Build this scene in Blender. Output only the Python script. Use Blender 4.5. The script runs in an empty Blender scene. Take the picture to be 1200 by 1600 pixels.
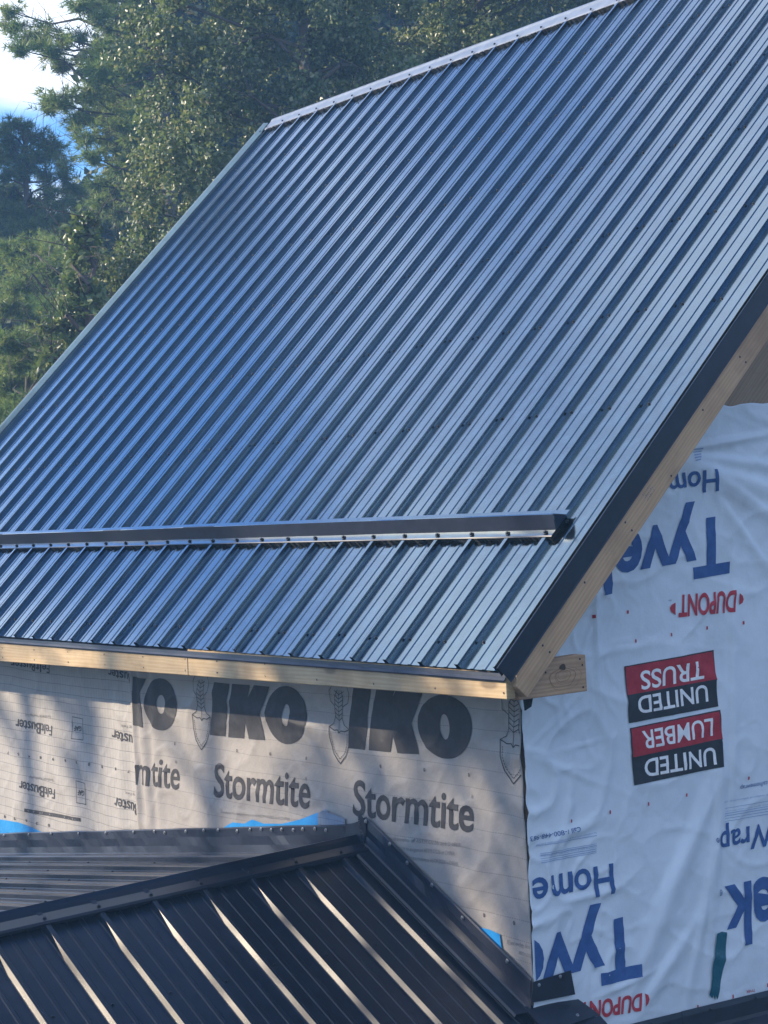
import bpy, bmesh, math, random
import numpy as np
from mathutils import Vector, Matrix, noise

# ------------------------------------------------------------------ camera, sky, sun, exposure
scene = bpy.context.scene
CAMR = [[0.563332, 0.824789, -0.048788], [-0.024048, -0.042656, -0.9988], [-0.825881, 0.563829, -0.004196]]
CAMC = [5.69658, -4.19101, 0.59425]
FPX = 3075.73
cam_data = bpy.data.cameras.new('camera')
cam = bpy.data.objects.new('camera', cam_data)
scene.collection.objects.link(cam)
scene.camera = cam
r0, r1, r2 = [Vector(v) for v in CAMR]
M = Matrix(((r0.x, -r1.x, -r2.x, CAMC[0]), (r0.y, -r1.y, -r2.y, CAMC[1]), (r0.z, -r1.z, -r2.z, CAMC[2]), (0, 0, 0, 1)))
cam.matrix_world = M
cam_data.sensor_fit = 'VERTICAL'
cam_data.sensor_height = 24.0
cam_data.lens = 24.0 * FPX / 1600.0
cam_data.clip_start = 0.1
cam_data.clip_end = 2000.0

SUN = Vector((-0.65, -0.64, 0.412)).normalized()
SUN_EL = math.asin(SUN.z)
SUN_ROT = math.atan2(SUN.x, SUN.y)
world = bpy.data.worlds.new('World')
scene.world = world
world.use_nodes = True
wn = world.node_tree
wn.nodes.clear()
w_out = wn.nodes.new('ShaderNodeOutputWorld')
w_bg = wn.nodes.new('ShaderNodeBackground')
w_bg.inputs['Strength'].default_value = 0.15
w_sky = wn.nodes.new('ShaderNodeTexSky')
w_sky.sky_type = 'NISHITA'
w_sky.sun_disc = False
w_sky.sun_elevation = SUN_EL
w_sky.sun_rotation = SUN_ROT
w_sky.air_density = 0.9
w_sky.dust_density = 0.15
w_sky.ozone_density = 10.0
# clouds: the direction is projected on a flat layer overhead, so they stretch towards the horizon
w_tc = wn.nodes.new('ShaderNodeTexCoord')
w_sep = wn.nodes.new('ShaderNodeSeparateXYZ')
wn.links.new(w_tc.outputs['Generated'], w_sep.inputs[0])
def wmath(op, a, b=None, clamp=False):
    n = wn.nodes.new('ShaderNodeMath'); n.operation = op; n.use_clamp = clamp
    for i, v in enumerate((a, b)):
        if v is None: continue
        if isinstance(v, (int, float)): n.inputs[i].default_value = v
        else: wn.links.new(v, n.inputs[i])
    return n.outputs[0]
wz = wmath('ADD', wmath('MAXIMUM', w_sep.outputs[2], 0.0), 0.22)
w_cmb = wn.nodes.new('ShaderNodeCombineXYZ')
wn.links.new(wmath('DIVIDE', w_sep.outputs[0], wz), w_cmb.inputs[0])
wn.links.new(wmath('DIVIDE', w_sep.outputs[1], wz), w_cmb.inputs[1])
w_n = wn.nodes.new('ShaderNodeTexNoise')
w_n.inputs['Scale'].default_value = 1.15
w_n.inputs['Detail'].default_value = 6.0
w_n.inputs['Roughness'].default_value = 0.52
w_off = wn.nodes.new('ShaderNodeVectorMath'); w_off.operation = 'ADD'
w_off.inputs[1].default_value = (6.64, 4.15, 0.0)
wn.links.new(w_cmb.outputs[0], w_off.inputs[0])
wn.links.new(w_off.outputs[0], w_n.inputs['Vector'])
w_r = wn.nodes.new('ShaderNodeMapRange'); w_r.interpolation_type = 'SMOOTHSTEP'
w_r.inputs['From Min'].default_value = 0.47
w_r.inputs['From Max'].default_value = 0.59
wn.links.new(w_n.outputs['Fac'], w_r.inputs['Value'])
w_mix = wn.nodes.new('ShaderNodeMix'); w_mix.data_type = 'RGBA'
w_mix.inputs['B'].default_value = (6.0, 6.4, 7.0, 1.0)
wn.links.new(wmath('MULTIPLY', w_r.outputs[0], 0.92), w_mix.inputs['Factor'])
wn.links.new(w_sky.outputs[0], w_mix.inputs['A'])
wn.links.new(w_mix.outputs['Result'], w_bg.inputs['Color'])
wn.links.new(w_bg.outputs[0], w_out.inputs['Surface'])

sun_data = bpy.data.lights.new('sun', 'SUN')
sun_data.energy = 5.0
sun_data.angle = math.radians(0.53)
sun_data.color = (1.0, 0.83, 0.62)
sun = bpy.data.objects.new('sun', sun_data)
sun.rotation_euler = SUN.to_track_quat('Z', 'Y').to_euler()
scene.collection.objects.link(sun)

scene.view_settings.view_transform = 'Standard'
scene.view_settings.look = 'None'
scene.view_settings.gamma = 1.0
scene.view_settings.use_curve_mapping = False
scene.view_settings.exposure = 1.05
scene.cycles.max_bounces = 8
scene.cycles.transparent_max_bounces = 8

# ------------------------------------------------------------------ helpers
COL = scene.collection
S = 0.2286            # rib spacing of the steel panels
rng = np.random.default_rng(7)
random.seed(11)

def link(o, parent=None):
    COL.objects.link(o)
    if parent is not None:
        o.parent = parent
        o.matrix_parent_inverse = parent.matrix_world.inverted()
    return o

def mesh_obj(name, verts, faces, mat, parent=None, smooth=False, mats=None, matidx=None, local=None):
    me = bpy.data.meshes.new(name)
    me.from_pydata([tuple(v) for v in verts], [], faces)
    me.validate()
    for m in (mats or [mat]): me.materials.append(m)
    if matidx is not None: me.polygons.foreach_set('material_index', matidx)
    if smooth: me.polygons.foreach_set('use_smooth', [True] * len(me.polygons))
    o = bpy.data.objects.new(name, me)
    if local is not None: o.matrix_world = local
    return link(o, parent)

def bm_obj(name, bm, mat, parent=None, smooth=False):
    me = bpy.data.meshes.new(name)
    bmesh.ops.recalc_face_normals(bm, faces=bm.faces)
    bm.to_mesh(me); bm.free()
    me.materials.append(mat)
    if smooth: me.polygons.foreach_set('use_smooth', [True] * len(me.polygons))
    return link(bpy.data.objects.new(name, me), parent)

def empty(name, loc, label, cat, group=None):
    o = bpy.data.objects.new(name, None)
    o.empty_display_size = 0.3
    o.matrix_world = Matrix.Translation(loc)
    COL.objects.link(o)
    o['label'] = label; o['category'] = cat
    if group: o['group'] = group
    return o

def prism(bm, pts, d):
    """closed prism: the polygon pts pushed along the vector d"""
    d = Vector(d)
    a = [bm.verts.new(Vector(p)) for p in pts]
    b = [bm.verts.new(Vector(p) + d) for p in pts]
    n = len(pts)
    bm.faces.new(a); bm.faces.new(b[::-1])
    for i in range(n): bm.faces.new((a[i], b[i], b[(i + 1) % n], a[(i + 1) % n]))

def bevel(bm, w):
    bmesh.ops.recalc_face_normals(bm, faces=bm.faces)
    es = [e for e in bm.edges if len(e.link_faces) == 2 and e.calc_face_angle(0) > 0.5]
    bmesh.ops.bevel(bm, geom=es, offset=w, segments=1, affect='EDGES')

def tube(verts, faces, p0, p1, ra, rb, n=7):
    p0, p1 = Vector(p0), Vector(p1)
    d = (p1 - p0)
    if d.length < 1e-6: return
    q = d.to_track_quat('Z', 'Y')
    k = len(verts)
    for p, r in ((p0, ra), (p1, rb)):
        for i in range(n):
            a = 2 * math.pi * i / n
            verts.append(p + q @ Vector((r * math.cos(a), r * math.sin(a), 0)))
    for i in range(n):
        j = (i + 1) % n
        faces.append((k + i, k + j, k + n + j, k + n + i))

# ------------------------------------------------------------------ materials
def new_mat(name):
    m = bpy.data.materials.new(name); m.use_nodes = True
    nt = m.node_tree
    b = nt.nodes['Principled BSDF']
    return m, nt, b

def nd(nt, t, **kw):
    n = nt.nodes.new(t)
    for k, v in kw.items():
        if k in ('operation', 'blend_type', 'data_type', 'interpolation_type', 'feature', 'wave_type', 'bands_direction', 'attribute_name', 'use_clamp', 'noise_dimensions'):
            setattr(n, k, v)
        else: n.inputs[k.replace('_', ' ')].default_value = v
    return n

def nmath(nt, op, a, b=None, clamp=False):
    n = nt.nodes.new('ShaderNodeMath'); n.operation = op; n.use_clamp = clamp
    for i, v in enumerate((a, b)):
        if v is None: continue
        if isinstance(v, (int, float)): n.inputs[i].default_value = v
        else: nt.links.new(v, n.inputs[i])
    return n.outputs[0]

def nmix(nt, fac, a, b):
    n = nt.nodes.new('ShaderNodeMix'); n.data_type = 'RGBA'
    for k, v in (('Factor', fac), ('A', a), ('B', b)):
        if isinstance(v, (int, float)): n.inputs[k].default_value = v
        elif isinstance(v, tuple): n.inputs[k].default_value = v if len(v) == 4 else v + (1,)
        else: nt.links.new(v, n.inputs[k])
    return n.outputs['Result']

def coords(nt, scale=(1, 1, 1), rot=(0, 0, 0), kind='Object'):
    tc = nt.nodes.new('ShaderNodeTexCoord')
    mp = nt.nodes.new('ShaderNodeMapping')
    mp.inputs['Scale'].default_value = scale
    mp.inputs['Rotation'].default_value = rot
    nt.links.new(tc.outputs[kind], mp.inputs[0])
    return mp.outputs[0]

def noise_tex(nt, vec, scale, detail=3, rough=0.5):
    n = nt.nodes.new('ShaderNodeTexNoise')
    n.inputs['Scale'].default_value = scale; n.inputs['Detail'].default_value = detail
    n.inputs['Roughness'].default_value = rough
    nt.links.new(vec, n.inputs['Vector'])
    return n.outputs['Fac']

def ramp(nt, fac, lo, hi):
    n = nt.nodes.new('ShaderNodeMapRange'); n.interpolation_type = 'SMOOTHSTEP'
    n.inputs['From Min'].default_value = lo; n.inputs['From Max'].default_value = hi
    nt.links.new(fac, n.inputs['Value'])
    return n.outputs[0]

def add_bump(nt, b, h, strength, dist):
    n = nt.nodes.new('ShaderNodeBump')
    n.inputs['Strength'].default_value = strength; n.inputs['Distance'].default_value = dist
    nt.links.new(h, n.inputs['Height'])
    nt.links.new(n.outputs[0], b.inputs['Normal'])

def steel(name, col, rough, ior, metallic=0.0, scratch=0.0, coat=0.0):
    m, nt, b = new_mat(name)
    v = coords(nt)
    n1 = noise_tex(nt, v, 2.2, 2)
    n2 = noise_tex(nt, v, 260, 2)
    n3 = noise_tex(nt, v, 14, 4, 0.6)
    base = nmix(nt, ramp(nt, n3, 0.35, 0.75), col, tuple(c * 1.35 + 0.002 for c in col))
    if scratch:
        n4 = noise_tex(nt, coords(nt, (9, 2, 9)), 9, 6, 0.75)
        base = nmix(nt, nmath(nt, 'MULTIPLY', ramp(nt, n4, 0.70, 0.80), scratch), base, (0.30, 0.31, 0.33))
    nt.links.new(base, b.inputs['Base Color'])
    r = nmath(nt, 'ADD', nmath(nt, 'MULTIPLY', n3, 0.12), rough - 0.06)
    nt.links.new(r, b.inputs['Roughness'])
    b.inputs['IOR'].default_value = ior
    b.inputs['Metallic'].default_value = metallic
    b.inputs['Coat Weight'].default_value = coat; b.inputs['Coat Roughness'].default_value = rough; b.inputs['Coat IOR'].default_value = 1.8
    h = nmath(nt, 'ADD', nmath(nt, 'MULTIPLY', n1, 1.0), nmath(nt, 'MULTIPLY', n2, 0.010))
    add_bump(nt, b, h, 0.35, 0.010)
    return m

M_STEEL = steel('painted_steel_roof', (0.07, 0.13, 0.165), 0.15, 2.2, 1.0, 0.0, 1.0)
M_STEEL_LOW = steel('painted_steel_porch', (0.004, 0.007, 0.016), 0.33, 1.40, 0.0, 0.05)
M_CAP = steel('painted_steel_ridge', (0.12, 0.15, 0.20), 0.30, 2.0)
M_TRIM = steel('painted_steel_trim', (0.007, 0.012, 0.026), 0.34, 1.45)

m, nt, b = new_mat('screw_metal'); b.inputs['Base Color'].default_value = (0.45, 0.46, 0.48, 1); b.inputs['Metallic'].default_value = 0.9; b.inputs['Roughness'].default_value = 0.3; M_SCREW = m
m, nt, b = new_mat('screw_painted'); b.inputs['Base Color'].default_value = (0.012, 0.014, 0.018, 1); b.inputs['Roughness'].default_value = 0.35; M_SCREWP = m
m, nt, b = new_mat('black_foam'); b.inputs['Base Color'].default_value = (0.010, 0.010, 0.011, 1); b.inputs['Roughness'].default_value = 0.95
add_bump(nt, b, noise_tex(nt, coords(nt), 120, 3), 0.8, 0.004); M_FOAM = m

def wood(name, c_light, c_dark, axis='X', rot=(0, 0, 0), knots=1.0, green=0.0):
    m, nt, b = new_mat(name)
    st = {'X': (1.2, 16, 16), 'Y': (16, 1.2, 16), 'Z': (16, 16, 1.2)}[axis]
    v = coords(nt, (1, 1, 1), rot)
    mp = nt.nodes.new('ShaderNodeMapping'); mp.inputs['Scale'].default_value = st; nt.links.new(v, mp.inputs[0])
    warp = noise_tex(nt, mp.outputs[0], 1.1, 3)
    rings = nt.nodes.new('ShaderNodeTexWave'); rings.wave_type = 'BANDS'
    rings.bands_direction = 'Z' if axis != 'Z' else 'X'
    rings.inputs['Scale'].default_value = 1.3; rings.inputs['Distortion'].default_value = 9; rings.inputs['Detail'].default_value = 2.5
    rings.inputs['Detail Scale'].default_value = 0.8
    nt.links.new(mp.outputs[0], rings.inputs['Vector'])
    fib = nt.nodes.new('ShaderNodeMapping'); fib.inputs['Scale'].default_value = tuple(6 * s for s in st); nt.links.new(v, fib.inputs[0])
    fine = noise_tex(nt, fib.outputs[0], 1.6, 4, 0.7)
    f = nmath(nt, 'ADD', nmath(nt, 'MULTIPLY', rings.outputs['Fac'], 0.24), nmath(nt, 'MULTIPLY', fine, 0.55))
    f = nmath(nt, 'ADD', f, nmath(nt, 'MULTIPLY', warp, 0.55))
    base = nmix(nt, ramp(nt, f, 0.35, 1.05), c_light, c_dark)
    blot = noise_tex(nt, v, 3.1, 4, 0.6)
    base = nmix(nt, nmath(nt, 'MULTIPLY', ramp(nt, blot, 0.42, 0.7), 0.6), base, tuple(c * 0.62 for c in c_dark))
    if knots:
        kv = nt.nodes.new('ShaderNodeMapping')
        kv.inputs['Scale'].default_value = {'X': (3.0, 9, 9), 'Y': (9, 3.0, 9), 'Z': (9, 9, 3.0)}[axis]
        nt.links.new(v, kv.inputs[0])
        vo = nt.nodes.new('ShaderNodeTexVoronoi'); vo.inputs['Scale'].default_value = 1.0; nt.links.new(kv.outputs[0], vo.inputs['Vector'])
        k = nmath(nt, 'SUBTRACT', 1.0, ramp(nt, vo.outputs['Distance'], 0.10, 0.20))
        base = nmix(nt, nmath(nt, 'MULTIPLY', k, 0.75 * knots), base, tuple(c * 0.22 for c in c_dark))
        k2 = nmath(nt, 'SUBTRACT', 1.0, ramp(nt, vo.outputs['Distance'], 0.15, 0.42))
        base = nmix(nt, nmath(nt, 'MULTIPLY', k2, 0.25), base, tuple(c * 0.6 for c in c_dark))
    nt.links.new(base, b.inputs['Base Color'])
    b.inputs['Roughness'].default_value = 0.62
    add_bump(nt, b, f, 0.35, 0.002)
    return m

M_FASCIA = wood('pine_fascia', (0.50, 0.38, 0.22), (0.38, 0.26, 0.13), 'X')
M_BARGE = wood('pine_barge', (0.56, 0.37, 0.215), (0.40, 0.245, 0.135), 'Y', (math.radians(-45), 0, 0), 0.8)
M_LOOK = wood('pine_lookout', (0.52, 0.34, 0.20), (0.34, 0.20, 0.11), 'Y', (0, 0, 0), 1.0)
M_PLY = wood('plywood_sheathing', (0.38, 0.26, 0.16), (0.25, 0.165, 0.10), 'Y', (math.radians(-45), 0, 0), 0.7)
M_DECK = wood('roof_boards', (0.30, 0.23, 0.16), (0.2, 0.14, 0.09), 'X', (0, 0, 0), 0.5)

def sheet_mat(name, col, fine_scale, rough=0.6, spec=0.3, grid=None, bump=0.3, transl=0.0):
    m, nt, b = new_mat(name)
    v = coords(nt)
    n1 = noise_tex(nt, v, 5, 5, 0.6)
    n2 = noise_tex(nt, v, fine_scale, 5, 0.65)
    base = nmix(nt, ramp(nt, n1, 0.3, 0.75), col, tuple(c * 0.88 for c in col))
    if grid:
        tc = nt.nodes.new('ShaderNodeTexCoord'); sp = nt.nodes.new('ShaderNodeSeparateXYZ'); nt.links.new(tc.outputs['Object'], sp.inputs[0])
        dz = grid.get('tilt', 0.0)
        zz = nmath(nt, 'ADD', sp.outputs[2], nmath(nt, 'MULTIPLY', sp.outputs[0], dz))
        zz = nmath(nt, 'ADD', zz, nmath(nt, 'MULTIPLY', noise_tex(nt, v, 2.0, 1), 0.03))
        f = nmath(nt, 'FRACT', nmath(nt, 'DIVIDE', zz, grid['h']))
        l = nmath(nt, 'LESS_THAN', nmath(nt, 'ABSOLUTE', nmath(nt, 'SUBTRACT', f, 0.5)), grid['hw'] / grid['h'])
        if grid.get('dots'):
            fx = nmath(nt, 'FRACT', nmath(nt, 'DIVIDE', sp.outputs[0], grid['dots']))
            l = nmath(nt, 'MULTIPLY', l, nmath(nt, 'GREATER_THAN', fx, 0.35))
        if grid.get('v'):
            xx = nmath(nt, 'ADD', sp.outputs[0], nmath(nt, 'MULTIPLY', sp.outputs[2], 0.03))
            f2 = nmath(nt, 'FRACT', nmath(nt, 'DIVIDE', xx, grid['v']))
            l2 = nmath(nt, 'LESS_THAN', nmath(nt, 'ABSOLUTE', nmath(nt, 'SUBTRACT', f2, 0.5)), grid['vw'] / grid['v'])
            l = nmath(nt, 'MAXIMUM', l, nmath(nt, 'MULTIPLY', l2, 0.6))
        base = nmix(nt, nmath(nt, 'MULTIPLY', l, grid.get('a', 0.6)), base, (0.05, 0.055, 0.065))
    nt.links.new(base, b.inputs['Base Color'])
    b.inputs['Roughness'].default_value = rough
    b.inputs['Specular IOR Level'].default_value = spec
    h = nmath(nt, 'ADD', nmath(nt, 'MULTIPLY', n2, 0.5), nmath(nt, 'MULTIPLY', noise_tex(nt, v, fine_scale * 0.3, 4, 0.6), 1.0))
    add_bump(nt, b, h, bump, 0.02)
    return m

M_FELT = sheet_mat('felt_grey_grid', (0.36, 0.345, 0.325), 30, 0.5, 0.4, dict(h=0.0508, hw=0.0016, v=0.0305, vw=0.0011, tilt=0.012, a=0.55), 0.18)
M_STORM = sheet_mat('underlayment_grey', (0.315, 0.295, 0.275), 26, 0.42, 0.5, dict(h=0.078, hw=0.0014, dots=0.014, tilt=0.0, a=0.55), 0.22)
M_WRAP = sheet_mat('white_house_wrap', (0.72, 0.79, 0.86), 26, 0.45, 0.45, None, 0.14)
M_BLUE = sheet_mat('blue_membrane', (0.02, 0.26, 0.62), 20, 0.4, 0.4, None, 0.3)
M_TAPE = sheet_mat('teal_tape', (0.004, 0.11, 0.16), 40, 0.3, 0.5, None, 0.3)
def ink(name, col, r=0.6):
    m, nt, b = new_mat(name)
    v = coords(nt)
    base = nmix(nt, ramp(nt, noise_tex(nt, v, 22, 4, 0.7), 0.3, 0.8), col, tuple(min(1, c * 1.35 + 0.01) for c in col))
    nt.links.new(base, b.inputs['Base Color']); b.inputs['Roughness'].default_value = r
    b.inputs['Specular IOR Level'].default_value = 0.3
    return m
INK = dict(ink=ink('ink_black', (0.032, 0.032, 0.036)), grey=ink('ink_grey', (0.17, 0.165, 0.165)), pale=ink('ink_pale', (0.25, 0.25, 0.26)),
           blue=ink('ink_blue', (0.03, 0.09, 0.26)), red=ink('ink_red', (0.42, 0.03, 0.045)), fine=ink('ink_fine_blue', (0.28, 0.36, 0.52)),
           black=ink('ink_sign_black', (0.022, 0.026, 0.032)), signred=ink('ink_sign_red', (0.36, 0.022, 0.035)), white=ink('ink_white', (0.78, 0.79, 0.80)))

# ------------------------------------------------------------------ the main house block
house = empty('house', (-3.2, 3.6, -6.0), 'house under construction with dark steel panel roof and membrane wrapped walls', 'house')
YW = 0.36      # wall face under the eave
XG = -0.115    # gable wall face
XL = -6.35     # far gable wall
ROOFL = 4.86   # eave to ridge along the slope
RIDGE = ROOFL * 0.70711
c45 = math.cos(math.pi / 4)
front = Matrix(((1, 0, 0, 0), (0, c45, -c45, 0), (0, c45, c45, 0), (0, 0, 0, 1)))
def slope(x, s, h=0.0): return Vector((x, (s - h) * c45, (s + h) * c45))

def panel_profile(n, wide=0.0):
    """(x, h) of a panel with n rib intervals, from the middle of one rib to the middle of another"""
    a_, b_, c_ = 0.0125 + wide, 0.0155 + wide, 0.023 + wide
    pts = [(-0.0008, 0.022), (-0.0095, 0.022), (-0.0105, 0.021), (-a_, 0.0035), (-b_, 0.0010), (-c_, 0.0)]
    for k in range(n):
        x0 = -k * S
        for c in (0.36, 0.66):
            cx = x0 - c * S
            pts += [(cx + 0.0115, 0.0), (cx + 0.0075, 0.0034), (cx - 0.0075, 0.0034), (cx - 0.0115, 0.0)]
        xe = -(k + 1) * S
        if k < n - 1: pts += [(xe + c_, 0), (xe + b_, 0.0010), (xe + a_, 0.0035), (xe + 0.0105, 0.021), (xe + 0.0095, 0.022), (xe - 0.0095, 0.022), (xe - 0.0105, 0.021), (xe - a_, 0.0035), (xe - b_, 0.0010), (xe - c_, 0)]
        else: pts += [(xe + c_, 0), (xe + b_, 0.0010), (xe + a_, 0.0035), (xe + 0.0105, 0.021), (xe + 0.0095, 0.022), (xe + 0.0008, 0.022)]
    return pts

def panel_mesh(name, n, length, mat, t=0.0012, seg=1, wide=0.0):
    pr = panel_profile(n, wide)
    v, f = [], []
    k = len(pr)
    for j in range(seg + 1):
        y = length * j / seg
        for x, h in pr: v.append((x, y, h))
    base = len(v)
    for j in range(seg + 1):
        y = length * j / seg
        for x, h in pr: v.append((x, y, h - t))
    for j in range(seg):
        for i in range(k - 1):
            a = j * k + i
            f.append((a + k, a + k + 1, a + 1, a))
            f.append((base + a, base + a + 1, base + a + k + 1, base + a + k))
    for i in range(k - 1):
        f.append((i, i + 1, base + i + 1, base + i))
        a = seg * k + i
        f.append((a + 1, a, base + a, base + a + 1))
    me = bpy.data.meshes.new(name); me.from_pydata(v, [], f); me.materials.append(mat)
    return me

def screw_geo(v, f, x, y, z, r=0.0062, h=0.006):
    k = len(v); n = 6
    for rr, zz in ((r * 1.25, 0.0), (r * 1.25, 0.0015), (r * 0.8, 0.002), (r * 0.72, h)):
        for i in range(n):
            a = math.pi * 2 * i / n
            v.append((x + rr * math.cos(a), y + rr * math.sin(a), z + zz))
    for j in range(3):
        for i in range(n):
            a = k + j * n + i; b_ = k + j * n + (i + 1) % n
            f.append((a, b_, b_ + n, a + n))
    f.append(tuple(k + 3 * n + i for i in range(n)))

SCREW_ROWS = [0.108, 0.70, 1.305, 1.90, 2.51, 3.12, 3.72, 4.32]
X0 = S            # the first rib stands under the rake trim
panel4 = panel_mesh('roof_panel', 4, ROOFL - 0.02 + 0.012, M_STEEL)
panel2 = panel_mesh('roof_panel_narrow', 2, ROOFL - 0.02 + 0.012, M_STEEL)
def panel_screws(n, rows, seed):
    v, f = [], []
    rr = random.Random(seed)
    for s in rows:
        for k in range(n):
            screw_geo(v, f, -(k + 1) * S + 0.036 + rr.uniform(-.003, .003), s + 0.012 + rr.uniform(-.006, .006), 0.0)
    me = bpy.data.meshes.new('screws'); me.from_pydata(v, [], f); me.materials.append(M_SCREWP)
    return me
backm = Matrix.Translation((0, 2 * RIDGE, 0)) @ Matrix.Rotation(math.pi, 4, 'Z') @ front
for side in range(2):
    for p in range(8):
        n = 4 if p < 7 else 2
        x = X0 - 4 * p * S
        jit = random.uniform(-0.004, 0.004)
        if side == 0: mw = front @ Matrix.Translation((x, -0.012 + jit, 0))
        else:
            xx = X0 - 30 * S + 4 * p * S
            mw = Matrix.Translation((xx, 0, 0)) @ backm @ Matrix.Translation((0, -0.012, 0))
        o = bpy.data.objects.new('roof_panel', panel4 if n == 4 else panel2)
        o.matrix_world = mw
        link(o, house)
        sc = bpy.data.objects.new('screws', panel_screws(n, SCREW_ROWS, p + 20 * side))
        sc.matrix_world = mw
        sc['kind'] = 'stuff'
        link(sc, o)

# boards the panels lie on, shallow deck under the steel
bm = bmesh.new()
prism(bm, [(X0 + 0.02, 0.03, -0.012), (X0 + 0.02, RIDGE - 0.01, RIDGE - 0.052), (X0 + 0.02, 2 * RIDGE - 0.03, -0.012), (X0 + 0.02, 2 * RIDGE - 0.03, -0.04), (X0 + 0.02, RIDGE, RIDGE - 0.09), (X0 + 0.02, 0.03, -0.04)], (-30 * S, 0, 0))
bm_obj('roof_deck', bm, M_DECK, house)
# purlins under the steel near the eave fill the ribs with dark foam
def closure(name, s0, s1, h, x0, x1, mat, zig=False):
    v, f = [], []
    n = int(abs(x1 - x0) / 0.012)
    rr = random.Random(3)
    for i in range(n + 1):
        x = x0 + (x1 - x0) * i / n
        e = s0 + (rr.uniform(-0.004, 0.006) if zig else 0)
        for s, hh in ((e, 0.0012), (e, h), (s1, h), (s1, 0.0012)): v.append(slope(x, s, hh))
    for i in range(n):
        for j in range(4):
            a = i * 4 + j; b_ = i * 4 + (j + 1) % 4
            f.append((a, b_, b_ + 4, a + 4))
    f.append((0, 1, 2, 3)); f.append(tuple(4 * n + j for j in (3, 2, 1, 0)))
    return mesh_obj(name, v, f, mat, house)
XE = X0 - 30 * S
closure('foam_closure', ROOFL - 0.108, ROOFL - 0.05, 0.0215, X0 - 0.01, XE + 0.02, M_FOAM, True)
closure('foam_closure', 0.604, 0.66, 0.0212, 0.03, XE + 0.02, M_FOAM, True)

# a bent strip: profile in (s, h) pushed along x, with a little waviness
def strip(name, prof, x0, x1, mat, parent, t=0.0015, step=0.15, wav=0.0012, place=slope, seed=1):
    v, f = [], []
    n = max(1, int(abs(x1 - x0) / step))
    k = len(prof)
    nrm = []
    for i in range(k):
        a = prof[max(0, i - 1)]; b_ = prof[min(k - 1, i + 1)]
        d = Vector((b_[0] - a[0], b_[1] - a[1])).normalized()
        nrm.append((d.y, -d.x))
    for i in range(n + 1):
        x = x0 + (x1 - x0) * i / n
        for j, (s, h) in enumerate(prof):
            w = wav * noise.noise(Vector((x * 2.3, j * 3.7, seed * 5.1)))
            v.append(place(x, s + w * 0.5, h + w))
        for j, (s, h) in enumerate(prof):
            w = wav * noise.noise(Vector((x * 2.3, j * 3.7, seed * 5.1)))
            v.append(place(x, s + w * 0.5 + nrm[j][0] * t, h + w + nrm[j][1] * t))
    for i in range(n):
        a0 = i * 2 * k; a1 = a0 + 2 * k
        for j in range(k - 1):
            f.append((a0 + j, a0 + j + 1, a1 + j + 1, a1 + j))
            f.append((a0 + k + j + 1, a0 + k + j, a1 + k + j, a1 + k + j + 1))
        f.append((a0, a1, a1 + k, a0 + k)); f.append((a0 + k - 1, a0 + 2 * k - 1, a1 + 2 * k - 1, a1 + k - 1))
    for a0 in (0, n * 2 * k):
        for j in range(k - 1): f.append((a0 + j, a0 + j + 1, a0 + k + j + 1, a0 + k + j))
    return mesh_obj(name, v, f, mat, parent)

def screw_obj(pts, nrm, mat, parent, r=0.0065, h=0.006, name='screws'):
    """pts on a surface with the normal nrm"""
    v, f = [], []
    q = Vector(nrm).to_track_quat('Z', 'Y')
    for p in pts:
        vv, ff = [], []
        screw_geo(vv, ff, 0, 0, 0, r, h)
        k = len(v)
        v += [Vector(p) + q @ Vector(a) for a in vv]
        f += [tuple(k + i for i in a) for a in ff]
    o = mesh_obj(name, v, f, mat, parent)
    o['kind'] = 'stuff'
    return o
N_FRONT = (0, -c45, c45)

# ridge cap: two legs with a low hump between, hemmed edges
def ridge_place(x, s, h): return Vector((x, RIDGE + s, RIDGE + h))
def capprof(w):
    a = w * c45
    u = 0.034
    left = [(-a - 0.004, -a + u - 0.012), (-a, -a + u - 0.002), (-a + 0.01, -a + u + 0.010), (-0.034, -0.034 + u), (-0.024, u - 0.016), (-0.010, u - 0.006)]
    return left + [(0.0, u - 0.003)] + [(-s, h) for s, h in left[::-1]]
ridge_len = (XE - 0.03, X0 + 0.05)
n_cap = 3
for i in range(n_cap):
    a = ridge_len[1] + (ridge_len[0] - ridge_len[1]) * i / n_cap
    b_ = ridge_len[1] + (ridge_len[0] - ridge_len[1]) * (i + 1) / n_cap
    up = 0.0016 * (i % 2)
    rc = strip('ridge_cap', capprof(0.118 + up), a + 0.02, b_, M_CAP, house, place=lambda x, s, h, up=up: ridge_place(x, s, h + up), seed=i)
    screw_obj([slope(-k * S, ROOFL - 0.092, 0.0325) for k in range(-1, 30) if b_ < -k * S < a], N_FRONT, M_SCREWP, rc, 0.0075, 0.008)

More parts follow.
